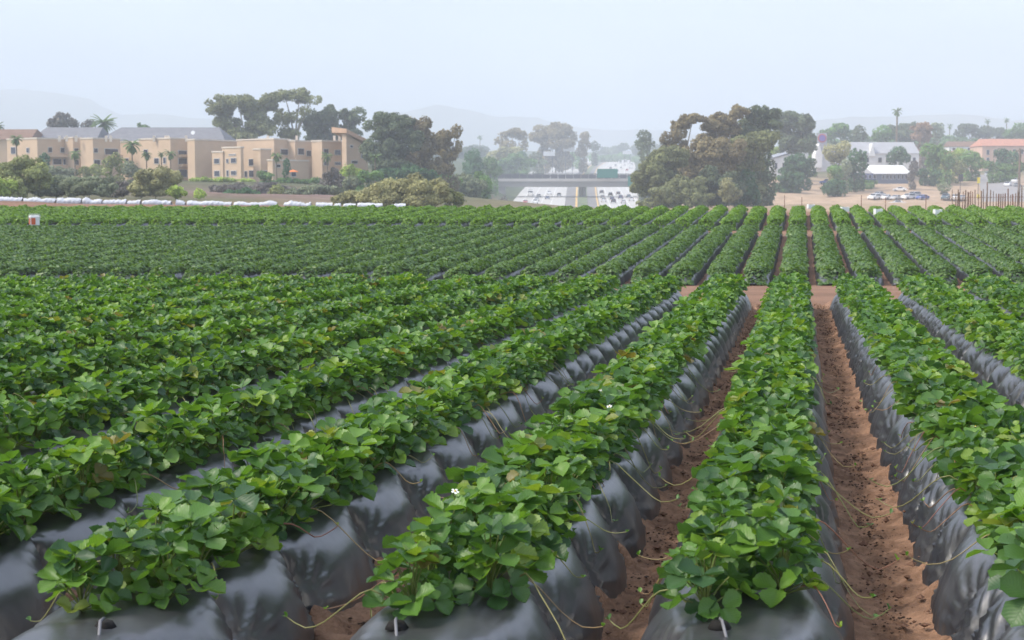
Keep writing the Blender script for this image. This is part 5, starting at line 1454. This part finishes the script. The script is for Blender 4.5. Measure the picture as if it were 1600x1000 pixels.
def road_car(label, kind, color, side, frac, d, group):
    lo, hi = (ROAD_L0, ROAD_L1) if side == 'L' else (ROAD_R0, ROAD_R1)
    a, b = np.interp(d, ROAD_D, lo), np.interp(d, ROAD_D, hi)
    px = a + (b - a) * frac; x = (px - CX) / F_PX * d
    a2, b2 = np.interp(d + 10, ROAD_D, lo), np.interp(d + 10, ROAD_D, hi)
    x2 = (a2 + (b2 - a2) * frac - CX) / F_PX * (d + 10)
    th = -math.atan2(x2 - x, 10)
    car(label, kind, color, x, d, th + (math.pi if side == 'L' else 0), group, z=float(np.interp(d, ROAD_D, ROAD_Z)) + 0.01, detail=False)
LANES = [0.09, 0.27, 0.455, 0.645, 0.86]
NG = 'freeway traffic below the overpass'
for lab, kind, colr, side, lane, d in [
    ('white box truck coming toward us just below the overpass', 'truck', 'white', 'L', 1, 676),
    ('red car nearest in the outer left lane', 'sedan', 'red', 'L', 1, 583),
    ('dark car second lane below the box truck', 'sedan', 'grey', 'L', 2, 655),
    ('white car low beside the dark car in the left lanes', 'suv', 'white', 'L', 2, 582),
    ('silver car just emerging behind the low white car', 'sedan', 'silver', 'L', 2, 612),
    ('white car in the middle left lane under the overpass', 'suv', 'white', 'L', 3, 690),
    ('dark blue car in the middle left lane before the white one', 'sedan', 'navy', 'L', 3, 632),
    ('white pickup in the innermost left lane', 'pickup', 'white', 'L', 4, 662),
    ('dark car farthest below the overpass in the innermost right lane', 'suv', 'black', 'R', 0, 702),
    ('white car nearest in the innermost right lane', 'suv', 'white', 'R', 0, 600),
    ('grey car second in the innermost right lane', 'sedan', 'grey', 'R', 0, 642),
    ('black car nearest in the second right lane', 'suv', 'black', 'R', 1, 590),
    ('navy car second in the second right lane', 'sedan', 'navy', 'R', 1, 624),
    ('dark grey car third in the second right lane', 'suv', 'grey', 'R', 1, 668),
    ('silver car nearest in the middle right lane', 'sedan', 'silver', 'R', 2, 585),
    ('dark van second in the middle right lane', 'suv', 'navy', 'R', 2, 634),
    ('black car third in the middle right lane', 'sedan', 'black', 'R', 2, 690),
    ('white car nearest in the fourth right lane', 'suv', 'white', 'R', 3, 612),
    ('teal car second in the fourth right lane', 'sedan', 'teal', 'R', 3, 652),
    ('white pickup at the outer right lane beside the grove', 'pickup', 'white', 'R', 4, 640)]:
    road_car(lab, kind, colr, side, LANES[lane], d, NG)
FG = 'freeway traffic beyond the overpass'
far = [('L', .42, 1120, 'white', 'suv'), ('L', .62, 1180, 'white', 'sedan'), ('L', .30, 1215, 'silver', 'sedan'), ('L', .80, 1130, 'silver', 'suv'), ('L', .55, 1250, 'white', 'suv'), ('L', .28, 1300, 'white', 'truck'), ('L', .75, 1290, 'white', 'sedan'), ('L', .5, 1380, 'white', 'suv'), ('L', .6, 1520, 'white', 'truck'),
       ('R', .55, 1080, 'black', 'sedan'), ('R', .80, 1090, 'red', 'suv'), ('R', .35, 1140, 'grey', 'suv'), ('R', .62, 1150, 'white', 'suv'), ('R', .88, 1160, 'white', 'truck'), ('R', .45, 1230, 'silver', 'suv'), ('R', .7, 1240, 'white', 'sedan'), ('R', .9, 1260, 'silver', 'suv'), ('R', .55, 1330, 'white', 'suv'), ('R', .8, 1350, 'white', 'truck'), ('R', .65, 1450, 'grey', 'suv')]
cnt = {}
for side, fr, d, colr, kind in sorted(far, key=lambda t: t[2]):
    key = (side, colr, kind == 'truck'); cnt[key] = cnt.get(key, 0) + 1
    nm = 'truck' if kind == 'truck' else 'car'
    nth = 'nearest' if cnt[key] == 1 else ordinal(cnt[key]) + ' nearest'
    road_car(f"{nth} {colr} {nm} in the {'left' if side == 'L' else 'right'} lanes beyond the overpass", kind, colr, side, fr, d, FG)

LG = 'cars parked on the dirt lot'
def lot(label, kind, colr, px, py, heading, group=LG):
    # find the ground point under the pixel
    best = min(np.arange(372, 720, 1.0), key=lambda d: abs(to_px((((px - CX) / F_PX) * d, d, ground_z(((px - CX) / F_PX) * d, d)))[1] - py))
    car(label, kind, colr, (px - CX) / F_PX * best, float(best), heading, group)
lot('white car alone on the upper dirt lot below the white roof', 'sedan', 'white', 1404, 299, 1.2)
lot('white car at the left end of the lower parked line', 'suv', 'white', 1364, 312, 2.4)
lot('grey car tucked behind the left end white car', 'sedan', 'silver', 1371, 307, 2.3)
lot('white car second from left in the lower parked line', 'sedan', 'white', 1383, 312, 2.5)
lot('silver car third from left in the lower parked line', 'sedan', 'silver', 1398, 312, 2.4)
lot('large white car fourth in the lower parked line', 'suv', 'white', 1417, 312, 2.2)
lot('pale blue-grey car close behind the large white car', 'suv', 'silver', 1425, 309, 2.2)
lot('bright blue car at the right end of the lower line', 'sedan', 'blue', 1439, 312, 2.3)
lot('dark teal car by the small bush near the stakes', 'suv', 'teal', 1475, 312, 2.7)
lot('white car partly behind the wooden stakes', 'suv', 'white', 1490, 313, 2.9)
lot('pale car right of the white car behind the stakes', 'sedan', 'silver', 1501, 313, 2.9)
lot('white car nearest at the field edge of the lot', 'sedan', 'white', 1400, 321, 1.4)
lot('blue car under the trees left of the blue-grey building', 'suv', 'blue', 1289, 288, 1.5)
lot('white car by the grey-roofed shed', 'suv', 'silver', 1203, 280, 1.4)
SG = 'cars parked along the right street'
lot('white car nearest on the right street', 'suv', 'white', 1571, 292, 2.7, SG)
lot('dark grey car beside the nearest white street car', 'sedan', 'grey', 1586, 293, 2.7, SG)
lot('white van behind the dark grey street car', 'suv', 'white', 1582, 286, 2.7, SG)
lot('silver car in the middle of the street line', 'suv', 'silver', 1556, 282, 2.8, SG)
lot('navy car behind the silver street car', 'sedan', 'navy', 1546, 277, 2.8, SG)
lot('silver car farthest up the street line', 'suv', 'silver', 1539, 276, 2.8, SG)
lot('pale car at the picture edge on the street', 'suv', 'tan', 1600, 298, 2.7, SG)

# paved street on the right
def ribbon(name, pts, mat, dz, label):
    A, B = [], []
    fine = []
    for (l0, r0, d0), (l1, r1, d1) in zip(pts[:-1], pts[1:]):
        for t in np.linspace(0, 1, 14, endpoint=False): fine.append((l0 + (l1 - l0) * t, r0 + (r1 - r0) * t, d0 + (d1 - d0) * t))
    V = []
    for l, r, d in fine:
        for q in range(7):
            px = l + (r - l) * q / 6; x = (px - CX) / F_PX * d
            V.append((x, d, ground_z(x, d) + dz))
    n = len(fine); ix = np.arange(n * 7).reshape(n, 7)
    Qs = np.stack([ix[:-1, :-1], ix[:-1, 1:], ix[1:, 1:], ix[1:, :-1]], -1).reshape(-1, 4)
    tag(link(name, np_mesh(name, np.array(V), Qs, [mat], True)), label, kind='structure')
ribbon('street', [(1530, 1680, 395), (1532, 1640, 440), (1528, 1590, 490), (1520, 1560, 540), (1516, 1540, 590)], plain('street_asphalt', (.27, .255, .25), .9, .08, .1), 0.45, 'pale paved street climbing away on the right')

# poles, yellow street sign, signals
def pole(label, px, y0, y1, d, r, arm=None, name='utility_pole', cat='pole'):
    t = P(px, y0, d); g = ground_z(t[0], d)
    root = link(name, None, loc=(t[0], d, g)); tag(root, label, cat)
    h = t[2] - g
    m = MB(); m.tube([(0, 0, -.3), (0, 0, h)], [r * 1.2, r], 8); link('post', m.mesh('post', BARK), root)
    if arm == 'cross':
        m = MB(); m.box(-1.2, 1.2, -.12, .12, h - .8, h - .55); link('crossarm', m.mesh('crossarm', BARK), root)
    if arm == 'signal':
        m = MB(); m.box(-.65, .65, -.5, .3, h - 2.4, h); link('signal_box', m.mesh('signal_box', plain('signal_black', (.03, .03, .035), .6)), root)
    if arm == 'yellow':
        for k, zz in enumerate((h - 2.6, h - 6.8)):
            m = MB(); m.box(-.35, .45, -.12, -.02, zz, zz + 1.7 - k * .6); link('sign_plate', m.mesh('sign_plate', plain('sign_yellow', (.72, .58, .05), .5, .05)), root)
    return root
pole('tall thick utility pole at the right picture edge', 1594, 232, 310, 400, .28, 'cross')
pole('slim pale pole among trees left of the street', 1513, 243, 275, 540, .16, None, 'lamp_post')
pole('slim pole before the pink block', 1553, 248, 272, 560, .16, None, 'lamp_post')
pole('dark signal head on a post at the street corner', 1501, 272, 298, 470, .12, 'signal', 'traffic_signal', 'traffic signal')
pole('yellow plated sign post at the street mouth', 1529, 272, 305, 420, .09, 'yellow', 'street_sign', 'street sign')

# field-edge wire fence posts
RUST = plain('rusty_steel_post', (.20, .115, .08), .9, .25, 4)
WOOD = plain('weathered_stake', (.22, .165, .125), .9, .25, 6)
for i, (px, lab) in enumerate([(1226, 'near the grove'), (1253, 'below the round bush clump'), (1346, 'left of the parked cars'), (1384, 'before the second parked car'), (1447, 'before the bright blue car')]):
    t = P(px, 305 + (i % 2) * 3, 108); g = ground_z(t[0], 108)
    m = MB(); m.box(-.02, .02, -.02, .02, -.2, t[2] - g)
    o = m.build('fence_post', RUST, origin=None); o.location = (t[0], 108, g)
    tag(o, f'thin rusty fence post at the field edge {lab}', 'post', 'field-edge fence posts')

# bundle of wooden stakes standing as a rough fence on the right
fo = P(1490, 322, 112); fo[2] = ground_z(fo[0], 112)
sf = link('stake_fence', None, loc=fo); tag(sf, 'rough fence of uneven wooden stakes at the right field edge', 'fence')
rs = random.Random(4)
px = 1489.0
while px < 1640:
    top = P(px, 296 + rs.uniform(-2, 8) - (10 if rs.random() < .06 else 0), 112 + rs.uniform(-.4, .4))
    g = ground_z(top[0], top[1]); w = rs.uniform(.025, .05); ln = rs.uniform(-.06, .06)
    b = np.array([top[0], top[1], g]) - fo
    m = MB(); m.hexa([(b[0] - w, b[1] - w, b[2] - .2), (b[0] + w, b[1] - w, b[2] - .2), (b[0] + w, b[1] + w, b[2] - .2), (b[0] - w, b[1] + w, b[2] - .2)] + [(b[0] + ln + sx * w * .8, b[1] + sy * w * .8, top[2] - fo[2]) for sx, sy in ((-1, -1), (1, -1), (1, 1), (-1, 1))])
    link('stake', m.mesh('stake', WOOD if rs.random() < .7 else RUST), sf)
    px += rs.uniform(2.4, 5.2)
a, b = P(1489, 309, 112) - fo, P(1640, 307, 112) - fo
m = MB(); m.tube([a + [0, -.1, 0], b + [0, -.1, 0]], [.02, .02], 5); link('wire', m.mesh('wire', RUST), sf)

# white cover sheets pinned along the far field edge
SHEET = plain('white_row_cover', (0.60, 0.61, 0.64), 0.75, 0.06, 1.5)
def cover(x0, x1, i):
    def mid(px): return np.interp(px, [-40, 0, 150, 300, 450, 560, 640], [313.5, 314.5, 317.5, 320.0, 321.5, 322.5, 323.0]), np.interp(px, [-40, 0, 150, 300, 450, 560, 640], [304.5, 305, 307.5, 311, 312.5, 315.5, 317.5]), np.interp(px, [-40, 640], [116, 132])
    r = random.Random(i * 13 + 1)
    n = max(8, int((x1 - x0) / 2.0)); V = []
    org = None
    for j in range(n + 1):
        t = j / n; px = x0 + (x1 - x0) * t
        yb, yt, d = mid(px)
        sag = 0.66 + 0.40 * (float(vnoise(px * .09, i * 2.7, 5)) - .5) + 0.22 * (float(vnoise(px * .5, i * 1.3, 6)) - .5) - .06 * (max(0, 1 - min(t, 1 - t) / .04))
        b3 = P(px, yb + 1.5, d); t3 = P(px, yb + (yt - yb) * sag, d)
        if org is None: org = np.array([b3[0], b3[1], b3[2]])
        for f, o in ((0, -.34), (.35, -.38 + .1 * math.sin(px * 1.7)), (.75, -.22), (1, 0), (.75, .24), (.3, .38), (0, .34)):
            V.append((b3[0], b3[1] + o + .05 * math.sin(px * 2.3 + f * 5), b3[2] + (t3[2] - b3[2]) * f + (.02 * math.sin(px * 3 + f * 9))))
    V = np.array(V) - org; ix = np.arange((n + 1) * 7).reshape(n + 1, 7)
    Qs = np.stack([ix[:-1, :-1], ix[1:, :-1], ix[1:, 1:], ix[:-1, 1:]], -1).reshape(-1, 4)
    o = link('row_cover', np_mesh('row_cover', V, Qs, [SHEET], True), loc=org)
    tag(o, f'white crumpled cover sheet, {ordinal(i + 1)} from the left along the far field edge', 'cover sheet', 'white cover sheets along the field edge')
segs = [(-30, 36), (38, 88), (90, 128), (130, 160), (162, 198), (200, 220), (223, 268), (276, 290), (293, 362), (366, 433), (444, 486), (494, 520), (523, 533), (537, 556), (559, 598), (612, 634)]
for i, (x0, x1) in enumerate(segs): cover(x0, x1, i)

# cooler box between the middle and far rows
co = P(54, 352, 73.4); co[2] -= 0.04
cb = link('cooler_box', None, loc=co, rot=(0, 0, math.radians(28)), scale=.82); tag(cb, 'white and orange-red cooler box standing between the rows on the left', 'cooler')
ORANGE = plain('orange_plastic', (.62, .12, .045), .45, .06)
m = MB(); m.box(-.27, .27, -.2, .2, .06, .54); link('body', m.mesh('body', WHITE), cb)
m = MB(); m.box(-.30, -.272, -.15, .15, .12, .48); link('side_panel', m.mesh('side_panel', ORANGE), cb)
m = MB(); m.box(-.22, .02, -.235, -.202, .10, .50); link('side_panel', m.mesh('side_panel', ORANGE), cb)
m = MB(); m.hexa([(-.29, -.22, .545), (.29, -.22, .545), (.29, .22, .545), (-.29, .22, .545), (-.24, -.17, .66), (.24, -.17, .66), (.24, .17, .66), (-.24, .17, .66)]); link('lid', m.mesh('lid', WHITE), cb)
m = MB(); m.tube([(-.31, 0, .40), (-.36, 0, .55), (-.30, 0, .72), (.30, 0, .72), (.36, 0, .55), (.31, 0, .40)], .014, 6); link('handle', m.mesh('handle', OFFWHITE), cb)
for sx in (-.2, .2):
    m = MB(); m.box(sx - .04, sx + .04, -.16, .16, 0, .058); link('foot', m.mesh('foot', OFFWHITE), cb)

# white picking crates among the far rows
for px, py, d, w, lab in [(1267, 322, 93.8, .20, 'just right of straight ahead'), (1320, 326, 90, .22, 'fourth right of straight ahead'), (1372, 329, 86, .20, 'below the left parked white car'), (1465, 330, 86, .20, 'below the teal parked car')]:
    t = P(px, py - 3, d); g = ground_z(t[0], d) + BED_H
    r = link('picking_crate', None, loc=(t[0], d, g), rot=(0, 0, .2)); tag(r, f'small white picking crate on the far rows, {lab}', 'crate', 'white picking crates')
    h = max(t[2] - g, .25)
    m = MB(); m.box(-w, w, -.15, .15, 0, .03); link('base', m.mesh('base', WHITE), r)
    for s in (-1, 1):
        m = MB(); m.box(s * w - .015, s * w + .015, -.15, .15, .031, h); link('end_panel', m.mesh('end_panel', WHITE), r)
        m = MB(); m.box(-w + .016, w - .016, s * .135 - .012, s * .135 + .012, .031, h * .92); link('side_panel', m.mesh('side_panel', WHITE), r)

# drip-line stubs and earth lumps weighting the film at the near row ends
PIPE = plain('grey_drip_pipe', (.16, .16, .17), .5, .1, 20)
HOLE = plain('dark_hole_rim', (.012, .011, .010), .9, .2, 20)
for k, off, lab in ((0, -.06, 'row between both furrows'), (-1, -.10, 'first row left of furrows'), (-2, .10, 'second row left of furrows')):
    y = 5.17; x = float(row_x(k, y)) + off; z = float(gz(y)) + BED_H + .012
    r = link('drip_stub', None, loc=(x, y, z)); tag(r, f'short grey drip pipe poking from the film end of the {lab}', 'pipe', 'drip pipes at the row ends')
    m = MB(); m.tube([(0, .05, .03), (0, 0, .035), (.01, -.06, -.02), (.012, -.10, -.10)], .006, 7); link('pipe', m.mesh('pipe', PIPE, True), r)
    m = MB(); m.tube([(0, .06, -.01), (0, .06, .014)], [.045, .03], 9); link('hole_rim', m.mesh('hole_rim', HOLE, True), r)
    rc = np.random.default_rng(50 + k)
    for q, (dx, dy, s_) in enumerate([(.10, -.20, .07), (.19, -.17, .055)]):
        u = rc.normal(0, 1, (40, 3)); u /= np.linalg.norm(u, axis=1, keepdims=True)
        import bmesh
        bm = bmesh.new()
        bmesh.ops.create_icosphere(bm, subdivisions=2, radius=1.0)
        for v in bm.verts:
            f = s_ * (0.75 + .5 * float(vnoise(v.co.x * 1.7 + k * 3, v.co.y * 1.7 + v.co.z * 2.1 + q, 7)))
            v.co = Vector((v.co.x * f * 1.3, v.co.y * f, v.co.z * f * .55))
        me = bpy.data.meshes.new('earth_lump'); bm.to_mesh(me); bm.free(); me.materials.append(SOIL)
        for p_ in me.polygons: p_.use_smooth = True
        o = link('earth_lump', me, loc=(x - off + dx, y + dy, z - .035 - .05 * q))
        tag(o, f"{'larger left' if q == 0 else 'smaller right'} earth lump on the film end of the {lab}", 'earth lump', 'earth lumps at the row ends')
HAZE_DENSITY, HAZE_TOP = 0.00054, 360

# ------------------------------------------------------------------ haze
mh = bpy.data.materials.new('thin_haze'); mh.use_nodes = True
nh = mh.node_tree.nodes; nh.remove(nh['Principled BSDF'])
pv = nh.new('ShaderNodeVolumePrincipled')
pv.inputs['Color'].default_value = (0.82, 0.89, 0.99, 1)
pv.inputs['Density'].default_value = HAZE_DENSITY
pv.inputs['Density Attribute'].default_value = ''
pv.inputs['Temperature Attribute'].default_value = ''
pv.inputs['Color Attribute'].default_value = ''
mh.cycles.homogeneous_volume = True
mh.node_tree.links.new(pv.outputs[0], nh['Material Output'].inputs['Volume'])
hb = MB(); hb.box(-4200, 4200, -120, 5000, -12, HAZE_TOP)
ob = hb.build('haze', mh)
tag(ob, 'thin pale haze filling the air over the whole valley', 'haze', kind='stuff')
